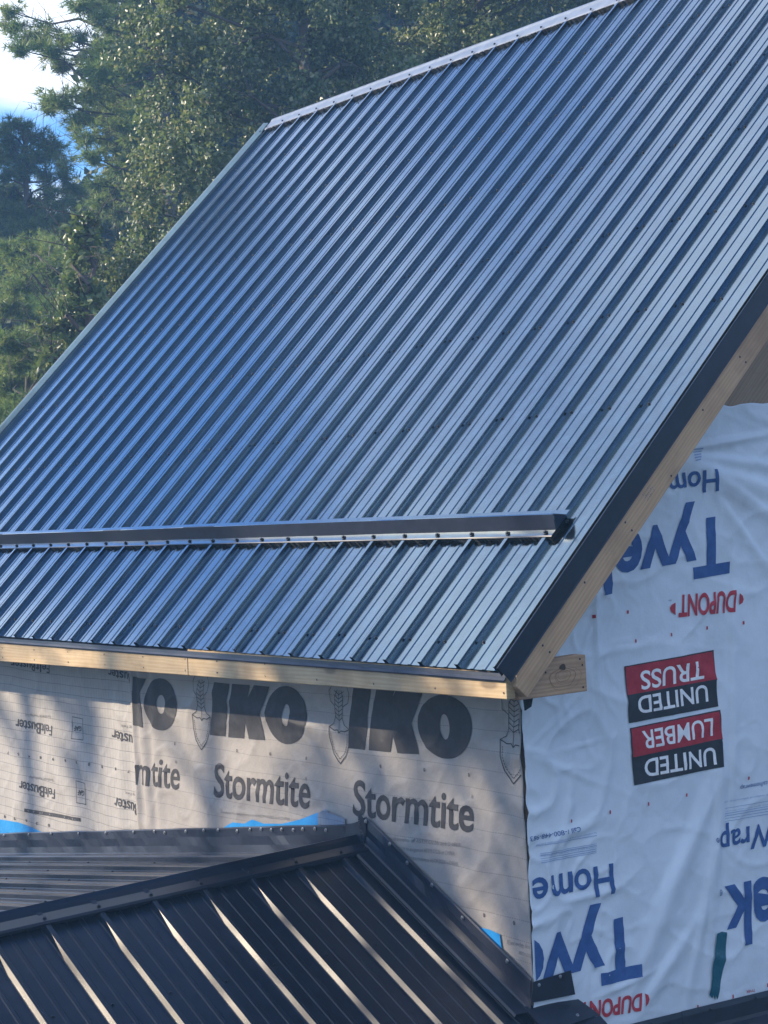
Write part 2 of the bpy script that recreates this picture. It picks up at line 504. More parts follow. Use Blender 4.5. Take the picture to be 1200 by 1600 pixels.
# rake trims: flange over the outer rib, face down over the barge board
def rake_trim(x, sgn, name='rake_trim', mat=None):
    mat = mat or M_TRIM
    s0, s1 = -0.035, ROOFL
    pr = [(-0.030, 0.0015), (-0.022, 0.0018), (-0.014, 0.043), (-0.002, 0.0475), (0.0, 0.046), (0.0, -0.024), (0.0025, -0.029), (-0.003, -0.031)]
    v, f = [], []
    for s in (s0, s1):
        for dx, h in pr:
            v.append(slope(x + sgn * dx, s + (0.0 if s < 1 else -h), h))
        for dx, h in pr:
            v.append(slope(x + sgn * (dx - 0.0015), s + (0.0 if s < 1 else -h), h - 0.0015))
    k = len(pr)
    for j in range(k - 1):
        f.append((j, j + 1, 2 * k + j + 1, 2 * k + j)); f.append((k + j, 3 * k + j, 3 * k + j + 1, k + j + 1))
        f.append((j, k + j, k + j + 1, j + 1)); f.append((2 * k + j, 2 * k + j + 1, 3 * k + j + 1, 3 * k + j))
    f.append((0, 2 * k, 3 * k, k)); f.append((k - 1, 2 * k - 1, 4 * k - 1, 3 * k - 1))
    o = mesh_obj(name, v, f, mat, house)
    v2 = [Vector((p.x, 2 * RIDGE - p.y, p.z)) for p in v]
    mesh_obj(name, v2, [tuple(reversed(a)) for a in f], mat, house)
    return o
rake_trim(0.2926, 1)
rake_trim(XE - 0.075, -1, mat=M_STEEL)

# eave trim under the panel ends
def flat_place(x, s, h): return Vector((x, s, h))
strip('eave_trim', [(0.05, 0.006), (-0.001, -0.020), (-0.002, -0.032), (-0.009, -0.041), (-0.007, -0.045)], 0.262, XE - 0.07, M_TRIM, house, place=flat_place)

# snow guard: a bent bar screwed across the ribs
G0 = 0.632
gx1, gx0 = 0.045, XE + 0.02
joint = -2.98
for i, (a, b_) in enumerate(((gx1, joint - 0.03), (joint, gx0))):
    u = 0.0015 * (i == 0)
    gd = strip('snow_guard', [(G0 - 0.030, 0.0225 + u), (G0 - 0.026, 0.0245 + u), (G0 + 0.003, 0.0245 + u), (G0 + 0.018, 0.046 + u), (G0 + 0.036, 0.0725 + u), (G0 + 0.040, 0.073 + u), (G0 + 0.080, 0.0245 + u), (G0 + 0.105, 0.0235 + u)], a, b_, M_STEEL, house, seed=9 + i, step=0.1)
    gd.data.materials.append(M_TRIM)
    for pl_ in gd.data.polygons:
        if abs(pl_.normal.dot(Vector((0, -0.98, -0.17)))) > 0.75: pl_.material_index = 1  # same paint; the front face is coloured darker to imitate its dark reflection
    screw_obj([slope(-k * S, G0 - 0.012, 0.026 + u) for k in range(0, 29) if b_ < -k * S < a], N_FRONT, M_SCREWP, gd, 0.0085, 0.008)

bm = bmesh.new()
prism(bm, [slope(gx1 + 0.001, s, h) for s, h in ((G0 + 0.004, 0.024), (G0 + 0.0195, 0.046), (G0 + 0.038, 0.0735), (G0 + 0.079, 0.0255))], (0.0015, 0, 0))
bm_obj('end_cap', bm, M_TRIM, house)
# fascia: three boards end to end, a little out of level as nailed
def zlow(x): return -0.108 + 0.0083 * (x - 0.26) * -1 * -1
fx = [0.262, -2.05, -4.72, XE - 0.06]
for i in range(3):
    a, b_ = fx[i], fx[i + 1] + 0.003
    bm = bmesh.new()
    prism(bm, [(a, 0, zlow(a)), (b_, 0, zlow(b_)), (b_, 0, zlow(b_) + 0.118), (a, 0, zlow(a) + 0.092)], (0, 0.038, 0))
    bevel(bm, 0.003)
    fo = bm_obj('fascia_board', bm, M_FASCIA, house)
    v, f = [], []
    for x in np.arange(a - 0.02, b_, -0.405):
        for dz in (0.022, 0.072):
            v += [Vector((x + dx + random.uniform(-.004, .004), -0.0012, zlow(x) + dz + dzz)) for dx, dzz in ((-.0035, -.0035), (.0035, -.0035), (.0035, .0035), (-.0035, .0035))]
    f = [tuple(range(4 * i, 4 * i + 4)) for i in range(len(v) // 4)]
    no = mesh_obj('nails', v, f, M_SCREWP, fo); no['kind'] = 'stuff'
# barge boards, plumb cut with the corner taken off
def barge(x, sgn, mirror=False):
    m_ = (lambda p: (p[0], 2 * RIDGE - p[1], p[2])) if mirror else (lambda p: p)
    bm = bmesh.new()
    pts = [(x, 0.026, -0.012), (x, 0.025, -0.066), (x, 0.069, -0.107), (x, RIDGE - 0.004, RIDGE - 0.004 - 0.173), (x, RIDGE - 0.004, RIDGE - 0.012), (x, 0.035, 0.006)]
    prism(bm, [m_(p) for p in pts], (-sgn * 0.038, 0, 0))
    bevel(bm, 0.002)
    o = bm_obj('barge_board', bm, M_BARGE, house)
    if sgn > 0 and not mirror:
        v, f = [], []
        rr = random.Random(5)
        for s in np.arange(0.15, 4.7, 0.29):
            for w in (0.058, 0.100):
                if rr.random() < 0.2: continue
                y = s * c45 + w * c45; z = s * c45 - w * c45 + rr.uniform(-.01, .01)
                k = len(v)
                for i in range(6):
                    a = i * math.pi / 3
                    v.append(Vector((x + 0.0012, y + 0.0048 * math.cos(a), z + 0.0048 * math.sin(a))))
                f.append(tuple(range(k, k + 6)))
        n_ = mesh_obj('nails', v, f, M_SCREWP, o); n_['kind'] = 'stuff'
        # faded mill stamp: rows of short dashes
        v, f = [], []
        for r in range(3):
            for q in range(7):
                s = 0.86 + q * 0.0085; w = 0.058 + r * 0.014
                y = (s + w) * c45; z = (s - w) * c45 + 0.01
                k = len(v)
                d1 = Vector((0, c45, c45)) * (0.002 + 0.0035 * rr.random()); d2 = Vector((0, -c45, c45)) * (0.003 + 0.005 * rr.random())
                p = Vector((x + 0.0011, y, z))
                v += [p, p + d1, p + d1 + d2, p + d2]; f.append((k, k + 1, k + 2, k + 3))
        n_ = mesh_obj('mill_stamp', v, f, INK['grey'], o); n_['kind'] = 'stuff'
    return o
barge(0.2885, 1)
barge(0.2885, 1, True)
barge(XE - 0.07, -1)
barge(XE - 0.07, -1, True)
# return board behind the barge foot, running back to the wall
bm = bmesh.new()
prism(bm, [(0.2495, 0.062, -0.117), (0.2495, 0.374, -0.114), (0.2495, 0.373, 0.017), (0.2495, 0.343, 0.021), (0.2495, 0.170, 0.014), (0.2495, 0.062, -0.03)], (-0.038, 0, 0))
bevel(bm, 0.002)
lk = bm_obj('return_board', bm, M_LOOK, house)
v, f = [], []
for y, z in ((0.355, -0.018), (0.354, -0.098), (0.185, -0.03), (0.345, 0.004)):
    k = len(v)
    for i in range(6): v.append((0.2510, y + 0.0045 * math.cos(i * 1.047), z + 0.0045 * math.sin(i * 1.047)))
    f.append(tuple(range(k, k + 6)))
n_ = mesh_obj('nails', v, f, M_SCREWP, lk); n_['kind'] = 'stuff'
# the big knot with its rings
v, f = [], []
def disc(cy, cz, ry, rz, x): 
    k = len(v)
    for i in range(14):
        a = i * math.pi / 7; w = 1 + 0.12 * math.sin(3 * a + cy * 40)
        v.append((x, cy + ry * w * math.cos(a), cz + rz * w * math.sin(a)))
    f.append(tuple(range(k, k + 14)))
def arc_ring(cy, cz, ry, rz, w, x):
    k = len(v); n = 22
    for i in range(n):
        a = 2 * math.pi * i / n; q = 1 + 0.10 * math.sin(2 * a + 1) + 0.05 * math.sin(5 * a)
        for d in (0, w): v.append((x, cy + (ry - d) * q * math.cos(a), cz + (rz - d) * q * math.sin(a)))
    for i in range(n):
        a = k + 2 * i; b_ = k + 2 * ((i + 1) % n); f.append((a, a + 1, b_ + 1, b_))
disc(0.264, -0.018, 0.015, 0.011, 0.2507)
m, nt, b = new_mat('knot_dark'); b.inputs['Base Color'].default_value = (0.055, 0.028, 0.014, 1); b.inputs['Roughness'].default_value = 0.5; M_KNOT = m
mesh_obj('knot', v, f, M_KNOT, lk)
v, f = [], []
for q in range(5): arc_ring(0.262 + 0.003 * q * (q % 3), -0.046 - 0.003 * q, 0.020 + 0.012 * q, 0.016 + 0.0072 * q, 0.0012 + 0.0006 * (q % 2), 0.2504)
m, nt, b = new_mat('growth_ring'); b.inputs['Base Color'].default_value = (0.24, 0.14, 0.075, 1); b.inputs['Roughness'].default_value = 0.6; M_RING = m
mesh_obj('growth_rings', v, f, M_RING, lk)
disc_v = None
# short plumb block, in shade between fascia and barge
bm = bmesh.new()
prism(bm, [(0.07, 0.06, -0.02), (0.20, 0.06, -0.02), (0.20, 0.06, -0.115), (0.07, 0.06, -0.115)], (0, 0.30, 0))
bm_obj('rafter_tail', bm, M_DECK, house)
bm = bmesh.new()
prism(bm, [(0.085, 0.20, -0.06), (0.150, 0.20, -0.06), (0.147, 0.20, -0.125), (0.135, 0.20, -0.160), (0.100, 0.20, -0.176)], (0, 0.006, 0))  # black piece filling the gap behind the fascia end
bm_obj('black_gap_piece', bm, M_FOAM, house)
# rafter tails along the eave behind the fascia
for k in range(11):
    x = -0.45 - 0.61 * k
    bm = bmesh.new()
    prism(bm, [(x, 0.040, -0.045), (x, 0.040, -0.112), (x, YW, -0.10), (x, YW + 0.1, 0.28)], (0.038, 0, 0))
    bm_obj('rafter_tail', bm, M_DECK, house)

# walls
ZB = -6.0
def wall_poly(pts, d, name='wall', mat=None):
    bm = bmesh.new(); prism(bm, pts, d); return bm_obj(name, bm, mat or M_PLY, house)
YB = 2 * RIDGE - YW
wall_poly([(XG, YW, ZB), (XL, YW, ZB), (XL, YW, YW - 0.062), (XG, YW, YW - 0.062)], (0, 0.14, 0))
wall_poly([(XG, YB, ZB), (XL, YB, ZB), (XL, YB, YW - 0.062), (XG, YB, YW - 0.062)], (0, -0.14, 0))
for xg, d in ((XG, -0.14), (XL, 0.14)):
    wall_poly([(xg, YW + 0.142, ZB), (xg, YB - 0.142, ZB), (xg, YB - 0.142, YW + 0.142 - 0.065), (xg, RIDGE, RIDGE - 0.10), (xg, YW + 0.142, YW + 0.142 - 0.065)], (d, 0, 0))

# ---------------------------------------------------------------- sheets with folds, and the print that lies on them
def nz(x, y, z=0.0): return noise.noise(Vector((x, y, z)))
def rid(x, y, z=0.0): return 1.0 - min(1.0, abs(nz(x, y, z)) * 2.6)
def gauss(x, w): return math.exp(-(x / w) ** 2)
def wall_lim(u, v):
    # the sheets lie tight where the flashing holds them
    fl = (-0.873 + 0.1208 * (u + 1.235) if u < -1.2 else -0.84 - 0.4675 * (u + 1.138)) + 0.10
    return 0.020 + 0.026 * max(0.0, min(1.0, (v - fl) / 0.15))
def h_felt(u, v):
    h = 0.006 + 0.004 * nz(u * 2.1, v * 1.3, 1) + 0.008 * rid(u * 3 + v * 1.4, v * 0.9 - u * .4, 3) ** 4 + 0.003 * rid(u * 6 - v * 3, v * 5, 5) ** 4
    # long diagonal fold and vertical ripples towards the overlap
    d = (u + 4.0) * 0.72 + (v + 0.62) * 0.69
    h += 0.010 * gauss(d, 0.035) * max(0.0, min(1.0, (v + 1.1) * 3)) * max(0.0, min(1.0, (-0.45 - v) * 6))
    h += 0.004 * math.sin(u * 34 + 2 * nz(u, v * 2, 4)) * gauss(u + 3.42, 0.20)
    m_ = wall_lim(u, v)
    return m_ * math.tanh(max(0.002, h) / m_)
def h_storm(u, v):
    h = 0.012 + 0.007 * nz(u * 1.9, v * 1.7, 11) + 0.011 * rid(u * 1.3 + v * 1.1, v * 1.9 - u * .3, 13) ** 4
    h += 0.0035 * nz(u * 9, v * 8, 15) * gauss(v + 0.8, 0.5) + 0.004 * rid(u * 4 - v * 5, v * 4 + u * 3, 16) ** 5
    h += 0.018 * (0.5 + 0.5 * math.sin((u + 3.2) * 48 + 2.2 * nz(u * 2, v * 2.5, 17))) * gauss(u + 3.16, 0.13) + 0.012 * gauss(u + 3.27, 0.03)
    h += 0.006 * rid((u + v) * 3.2, (v - u) * 1.4, 19) ** 5 * gauss(u + 2.3, 0.5) * gauss(v + 0.85, 0.25)
    h += 0.005 * rid((u + v * 1.5) * 2.4, (v - u) * .8, 23) ** 5 * gauss(u + 1.6, 0.7)
    h += 0.010 * gauss(u + 0.11, 0.05) * (0.6 + 0.5 * nz(0, v * 4, 21))
    m_ = wall_lim(u, v)
    return m_ * math.tanh(max(0.003, h) / m_)
FOLDS = [  # (u, v, direction degrees, half length, width, depth) broad soft folds of the wrap
    (1.52, 0.62, -14, 0.30, 0.055, 0.020), (1.60, 0.52, -30, 0.30, 0.04, 0.014), (1.45, 0.78, 6, 0.25, 0.020, 0.016), (1.50, 0.70, -6, 0.3, 0.03, 0.012),
    (1.02, -1.00, 58, 0.40, 0.06, 0.022), (1.10, -0.86, 50, 0.3, 0.04, 0.013), (1.00, -1.27, 42, 0.20, 0.04, 0.016), (1.20, -1.10, 72, 0.35, 0.03, 0.012),
    (0.55, -0.45, -24, 0.16, 0.012, 0.007), (0.62, -0.36, 6, 0.10, 0.008, 0.006), (0.50, -0.25, 34, 0.14, 0.012, 0.006), (0.72, 0.10, 88, 0.30, 0.018, 0.010),
    (0.66, 0.02, 60, 0.2, 0.014, 0.008), (1.30, -0.75, 82, 0.5, 0.035, 0.010), (1.42, -0.3, 86, 0.5, 0.03, 0.009), (0.78, -1.30, 10, 0.15, 0.012, 0.008),
    (0.60, -1.25, 70, 0.15, 0.012, 0.007), (0.52, -0.65, 75, 0.2, 0.02, 0.008), (1.62, 0.3, -50, 0.3, 0.03, 0.010)]
FC = [(u0, v0, math.cos(math.radians(a)), math.sin(math.radians(a)), l, w, dpt) for u0, v0, a, l, w, dpt in FOLDS]
def h_wrap(u, v):
    h = 0.016 + 0.010 * nz(u * 1.7, v * 1.3, 31)
    edge = gauss(u - 0.45, 0.32)
    h += (0.0065 + 0.012 * edge) * rid(u * 3.1 + v, v * 3.6 - u, 33) ** 5
    h += (0.0018 + 0.0085 * edge) * rid(u * 6.5 - v * 2.5, v * 6.5 + u * 1.5, 35) ** 7 + 0.003 * rid(u * 2.2 + v * 5, v * 1.5 - u * .6, 36) ** 9
    h += 0.0016 * nz(u * 16, v * 15, 37)
    for u0, v0, ca, sa, l, w, dpt in FC:
        a = (u - u0) * ca + (v - v0) * sa
        c = -(u - u0) * sa + (v - v0) * ca
        if abs(a) < 2.2 * l and abs(c) < 3 * w:
            h += 1.5 * dpt * math.exp(-(a / l) ** 2) * (math.exp(-(c / w) ** 2) if c < 0 else math.exp(-(c / (0.45 * w)) ** 2))
    m_ = 0.016 + 0.034 * max(0.0, min(1.0, (v + 1.15) / 0.2)) if u < 0.62 else 0.026 + 0.024 * max(0.0, min(1.0, (v + 1.42) / 0.1))
    return m_ * math.tanh(max(0.002, h) / m_)
def p_wall(u, v, h): return Vector((u, YW - h, v))
def p_gable(u, v, h): return Vector((XG + h, u, v))

def sheet(name, us, vs, hf, pf, mat, keep=None, edge=None, parent=None):
    nu, nv = len(us), len(vs)
    V, F_ = [], []
    for j, v in enumerate(vs):
        for i, u in enumerate(us):
            uu, vv = (u, v) if edge is None else edge(u, v, i, j, nu, nv)
            V.append(pf(uu, vv, hf(uu, vv)))
    for j in range(nv - 1):
        for i in range(nu - 1):
            a = j * nu + i
            if keep is None or keep(us[i], vs[j]): F_.append((a, a + 1, a + nu + 1, a + nu))
    if pf is p_gable: pass
    o = mesh_obj(name, V, F_, mat, parent or house, smooth=True)
    return o
def span(a, b_, st): return [a + (b_ - a) * i / max(1, round(abs(b_ - a) / st)) for i in range(max(1, round(abs(b_ - a) / st)) + 1)]
felt = sheet('roofing_felt', span(XL, -5.4, 0.1)[:-1] + span(-5.4, -3.24, 0.014), span(-2.4, -1.4, 0.1)[:-1] + span(-1.4, -0.04, 0.014), h_felt, p_wall, M_FELT)
def storm_edge(u, v, i, j, nu, nv):
    if i < 4: u += 0.018 * nz(0.3, v * 4.5, 51) * (1 - i / 4)
    return u, v
h_s2 = lambda u, v: h_storm(u, v) + 0.006
storm = sheet('synthetic_underlayment', span(-3.275, -0.102, 0.013), span(-2.4, -1.4, 0.1)[:-1] + span(-1.4, -0.04, 0.013), h_s2, p_wall, M_STORM, edge=storm_edge)
# the fold round the corner is covered by the wrap
def wrap_edge(u, v, i, j, nu, nv):
    if i < 3: u += (0.008 * nz(7.0, v * 3.2, 53) + 0.006 * nz(3.0, v * 14, 54)) * (1 - i / 3)
    if j > nv - 4 and u > 1.3: v += 0.022 * nz(u * 9, 2.0, 55) * (j - nv + 4) / 3
    if j < 3: v += 0.010 * nz(u * 6, 1.0, 56) * (1 - j / 3)
    return u, v
YEND = YB + 0.02
def wrap_keep(u, v): return v < min(u, 2 * RIDGE - u) - 0.14
wrap = sheet('house_wrap', span(0.338, 1.85, 0.010)[:-1] + span(1.85, YEND, 0.15), span(-4.6, -1.6, 0.3)[:-1] + span(-1.6, 0.93, 0.010), h_wrap, p_gable, M_WRAP, keep=wrap_keep, edge=wrap_edge)
for o_ in (felt, storm, wrap):
    md = o_.modifiers.new('thickness', 'SOLIDIFY'); md.thickness = 0.0006; md.offset = -1 if o_ is not wrap else -1

SHEETS = dict(f=(felt, h_felt, p_wall, 0.0022), s=(storm, h_s2, p_wall, 0.0022), g=(wrap, h_wrap, p_gable, 0.0030),
              g1=(wrap, h_wrap, p_gable, 0.0036), g2=(wrap, h_wrap, p_gable, 0.0044), g3=(wrap, h_wrap, p_gable, 0.0052))

def lay(name, tris2d, mat, sh):
    """tris2d: list of polygons in sheet coordinates; they are cut on a fine grid and laid on the folds"""
    so, hf, pf, eps = SHEETS[sh]
    bm = bmesh.new()
    cache = {}
    for poly in tris2d:
        vs = []
        for q in poly:
            k = (round(q[0], 5), round(q[1], 5))
            if k not in cache: cache[k] = bm.verts.new((k[0], k[1], 0))
            if not vs or cache[k] is not vs[-1]: vs.append(cache[k])
        if len(vs) > 2 and vs[0] is vs[-1]: vs.pop()
        if len(set(vs)) < 3 or len(set(vs)) != len(vs): continue
        try: bm.faces.new(vs)
        except ValueError: pass
    if not bm.faces: bm.free(); return None
    us = [v.co.x for v in bm.verts]; vv = [v.co.y for v in bm.verts]
    st = 0.016
    big = max(max(us) - min(us), max(vv) - min(vv))
    if big > 0.02:
        for ax, lo, hi in ((0, min(us), max(us)), (1, min(vv), max(vv))):
            k = math.floor(lo / st) + 1
            while k * st < hi:
                co = [0, 0, 0]; co[ax] = k * st; no = [0, 0, 0]; no[ax] = 1
                bmesh.ops.bisect_plane(bm, geom=bm.verts[:] + bm.edges[:] + bm.faces[:], plane_co=co, plane_no=no, dist=1e-6)
                k += 1
    lim = (-3.245 if sh == 'f' else None)
    for v in bm.verts:
        u_, v_ = v.co.x, v.co.y
        v.co = pf(u_, v_, hf(u_, v_) + eps)
    me = bpy.data.meshes.new(name); bm.to_mesh(me); bm.free()
    me.materials.append(mat)
    me.polygons.foreach_set('use_smooth', [True] * len(me.polygons))
    return link(bpy.data.objects.new(name, me), so)

_tc = {}
def text_mesh(s, bold):
    key = (s, bold)
    if key in _tc: return _tc[key]
    cu = bpy.data.curves.new('tmp', 'FONT'); cu.body = s; cu.size = 1.0
    cu.offset = (0.0, 0.012, 0.016, 0.030)[bold]
    cu.resolution_u = 4
    o = bpy.data.objects.new('tmp', cu); COL.objects.link(o)
    dg = bpy.context.evaluated_depsgraph_get()
    me = o.evaluated_get(dg).to_mesh()
    vs = [(v.co.x, v.co.y) for v in me.vertices]; fs = [tuple(p.vertices) for p in me.polygons]
    o.evaluated_get(dg).to_mesh_clear()
    bpy.data.objects.remove(o); bpy.data.curves.remove(cu)
    _tc[key] = (vs, fs)
    return _tc[key]

# print: text, reference text, baseline start, baseline end, top of the first capital, weight, ink, sheet (coordinates in metres on the wall)
TEXTS = [
('Felt', 'Felt', (-4.282, -0.534), (-4.419, -0.529), (-4.292, -0.59), 0, 'ink', 'f'),
('Buster', 'Buster', (-4.424, -0.529), (-4.773, -0.526), (-4.435, -0.589), 1, 'ink', 'f'),
('Synthetic Roofing Felt', 'Synthetic Roofing Felt', (-4.293, -0.479), (-4.64, -0.49), (-4.294, -0.494), 0, 'grey', 'f'),
('Felt', 'Felt', (-4.293, -0.884), (-4.427, -0.883), (-4.303, -0.939), 0, 'ink', 'f'),
('Buster', 'Buster', (-4.432, -0.883), (-4.76, -0.877), (-4.443, -0.943), 1, 'ink', 'f'),
('Synthetic Roofing Felt', 'Synthetic Roofing Felt', (-4.304, -0.83), (-4.627, -0.838), (-4.306, -0.845), 0, 'grey', 'f'),
('Buster', 'Buster', (-3.258, -0.523), (-3.561, -0.506), (-3.267, -0.581), 1, 'ink', 'f'),
('Roofing Felt', 'Roofing Felt', (-3.195, -0.478), (-3.443, -0.471), (-3.196, -0.492), 0, 'grey', 'f'),
('Buster', 'Buster', (-3.285, -0.869), (-3.558, -0.856), (-3.294, -0.928), 1, 'ink', 'f'),
('Roofing Felt', 'Roofing Felt', (-3.221, -0.823), (-3.44, -0.817), (-3.223, -0.836), 0, 'grey', 'f'),
('FeltBuster', 'FeltBuster', (-4.261, -0.196), (-4.795, -0.188), (-4.267, -0.245), 1, 'ink', 'f'),
('Buster', 'Buster', (-3.282, -0.206), (-3.57, -0.188), (-3.287, -0.255), 1, 'ink', 'f'),
('GAF', 'GAF', (-3.919, -0.515), (-4.006, -0.516), (-3.922, -0.541), 1, 'ink', 'f'),
('GAF', 'GAF', (-3.919, -0.858), (-3.999, -0.861), (-3.922, -0.885), 1, 'ink', 'f'),
('METRES TRACE DE MARQUE SYNTHETIQUE', 'METRES TRACE DE MARQUE SYNTHETIQUE', (-3.992, -1.017), (-4.695, -1.036), (-3.993, -1.026), 0, 'pale', 'f'),
('7', '7', (-4.894, -0.723), (-4.917, -0.723), (-4.896, -0.738), 1, 'ink', 'f'),
('5', '5', (-4.743, -0.719), (-4.765, -0.719), (-4.745, -0.734), 1, 'ink', 'f'),
('4', '4', (-4.593, -0.721), (-4.615, -0.721), (-4.595, -0.736), 1, 'ink', 'f'),
('8', '8', (-4.444, -0.715), (-4.466, -0.715), (-4.446, -0.73), 1, 'ink', 'f'),
('9', '9', (-4.283, -0.711), (-4.304, -0.711), (-4.285, -0.726), 1, 'ink', 'f'),
('6', '6', (-4.126, -0.707), (-4.147, -0.708), (-4.128, -0.722), 1, 'ink', 'f'),
('3', '3', (-3.976, -0.704), (-3.996, -0.704), (-3.978, -0.719), 1, 'ink', 'f'),
('0', '0', (-3.833, -0.702), (-3.853, -0.703), (-3.835, -0.717), 1, 'ink', 'f'),
('8', '8', (-3.678, -0.702), (-3.697, -0.703), (-3.679, -0.717), 1, 'ink', 'f'),
('1', '1', (-3.526, -0.702), (-3.544, -0.702), (-3.528, -0.716), 1, 'ink', 'f'),
('7', '7', (-3.384, -0.704), (-3.402, -0.704), (-3.386, -0.718), 1, 'ink', 'f'),
('8', '8', (-4.992, -1.101), (-5.015, -1.102), (-4.994, -1.117), 1, 'ink', 'f'),
('9', '9', (-4.84, -1.096), (-4.863, -1.096), (-4.842, -1.111), 1, 'ink', 'f'),
('6', '6', (-4.683, -1.092), (-4.705, -1.093), (-4.685, -1.107), 1, 'ink', 'f'),
('3', '3', (-4.535, -1.092), (-4.557, -1.092), (-4.537, -1.107), 1, 'ink', 'f'),
('0', '0', (-4.383, -1.086), (-4.404, -1.087), (-4.385, -1.101), 1, 'ink', 'f'),
('Stormtite', 'Stormtite', (-1.284, -0.712), (-0.436, -0.692), (-1.262, -0.566), 2, 'ink', 's'),
('Stormtite', 'Stormtite', (-2.484, -0.747), (-1.626, -0.719), (-2.459, -0.593), 2, 'ink', 's'),
('mtite', 'mtite', (-3.278, -0.761), (-2.836, -0.749), (-3.252, -0.616), 1, 'ink', 's'),
('R', 'R', (-0.436, -0.56), (-0.423, -0.56), (-0.435, -0.55), 0, 'grey', 's'),
('R', 'R', (-1.653, -0.598), (-1.638, -0.598), (-1.652, -0.587), 0, 'grey', 's'),
('R', 'R', (-2.858, -0.623), (-2.838, -0.622), (-2.857, -0.61), 0, 'grey', 's'),
('requirements of ASTM D226 and D4869.', 'requirements of ASTM D226 and D4869.', (-1.028, -0.789), (-0.518, -0.761), (-1.025, -0.773), 0, 'grey', 's'),
('Excède les exigences ASTM D226 et D4869.', 'Excède les exigences ASTM D226 et D4869.', (-0.962, -0.821), (-0.563, -0.799), (-0.959, -0.805), 0, 'grey', 's'),
('los requerimientos ASTM D226 y D4869.', 'los requerimientos ASTM D226 y D4869.', (-0.899, -0.853), (-0.541, -0.837), (-0.896, -0.837), 0, 'grey', 's'),
('Exceeds the requirements of ASTM D226 and D4869. Limited warranty', 'Exceeds the requirements of ASTM D226 and D4869. Limited warranty', (-2.415, -0.821), (-1.59, -0.78), (-2.411, -0.809), 0, 'grey', 's'),
('Excede los', 'Excede los', (-0.255, -1.098), (-0.099, -1.093), (-0.252, -1.082), 0, 'grey', 's'),
('ASTM D226', 'ASTM D226', (-0.187, -1.126), (-0.086, -1.125), (-0.184, -1.113), 0, 'grey', 's'),
('Tyvek', 'Tyv', (1.453, 0.473), (0.973, 0.441), (1.441, 0.255), 3, 'blue', 'g'),
('HomeWrap', 'Hom', (1.383, 0.667), (1.131, 0.654), (1.395, 0.582), 2, 'blue', 'g'),
('DUPONT', 'DUPONT', (1.467, 0.172), (1.162, 0.172), (1.457, 0.091), 3, 'red', 'g'),
('TM', 'TM', (1.12, 0.161), (1.105, 0.161), (1.119, 0.155), 0, 'blue', 'g'),
('Tyvek', 'Tyv', (0.862, -1.052), (0.381, -1.063), (0.859, -1.274), 3, 'blue', 'g'),
('HomeWrap', 'Hom', (0.75, -0.833), (0.432, -0.834), (0.749, -0.944), 2, 'blue', 'g'),
('DUPONT', 'DUPO', (0.861, -1.353), (0.659, -1.342), (0.852, -1.416), 3, 'red', 'g'),
('Wrap', 'Wrap', (1.646, -0.786), (1.303, -0.788), (1.642, -0.877), 2, 'blue', 'g'),
('ek', 'ek', (1.615, -1.012), (1.326, -1.017), (1.601, -1.247), 3, 'blue', 'g'),
('R', 'R', (1.308, -1.023), (1.297, -1.023), (1.307, -1.034), 0, 'blue', 'g'),
('R', 'R', (1.295, -0.809), (1.284, -0.808), (1.294, -0.82), 0, 'blue', 'g'),
('Call 1-800-448-9835', 'Call 1-800-448-98', (0.588, -0.667), (0.362, -0.673), (0.587, -0.684), 0, 'blue', 'g'),
('ek.ca/homewrap', 'ek.ca/homewrap', (1.624, -0.614), (1.439, -0.616), (1.624, -0.632), 0, 'blue', 'g'),
('See installation instructions for complete information tyvek.com', 'See installation instructions for complete information tyvek.com', (0.676, -0.7), (0.375, -0.706), (0.676, -0.707), 0, 'fine', 'g'),
('protects homes against air and water infiltration while letting moisture escape', 'protects homes against air and water infiltration while letting moisture escape', (0.673, -0.755), (0.393, -0.751), (0.672, -0.761), 0, 'fine', 'g'),
('For technical information call', 'For technical information call', (1.607, -0.667), (1.343, -0.667), (1.607, -0.674), 0, 'fine', 'g'),
('protects homes against air and water infiltration', 'protects homes against air and water infiltration', (1.656, -0.709), (1.352, -0.707), (1.656, -0.714), 0, 'fine', 'g'),
('TYVEK', 'TYVEK', (1.468, -1.443), (1.42, -1.442), (1.467, -1.454), 1, 'red', 'g'),
('TRUSS', 'TRUSS', (1.27, -0.095), (0.933, -0.109), (1.267, -0.164), 2, 'white', 'g3'),
('UNITED', 'UNITED', (1.284, -0.192), (0.906, -0.205), (1.286, -0.257), 2, 'white', 'g3'),
('LUMBER', 'LUMBER', (1.301, -0.327), (0.922, -0.341), (1.3, -0.396), 1, 'white', 'g3'),
('UNITED', 'UNITED', (1.31, -0.445), (0.928, -0.452), (1.312, -0.512), 2, 'white', 'g3')]
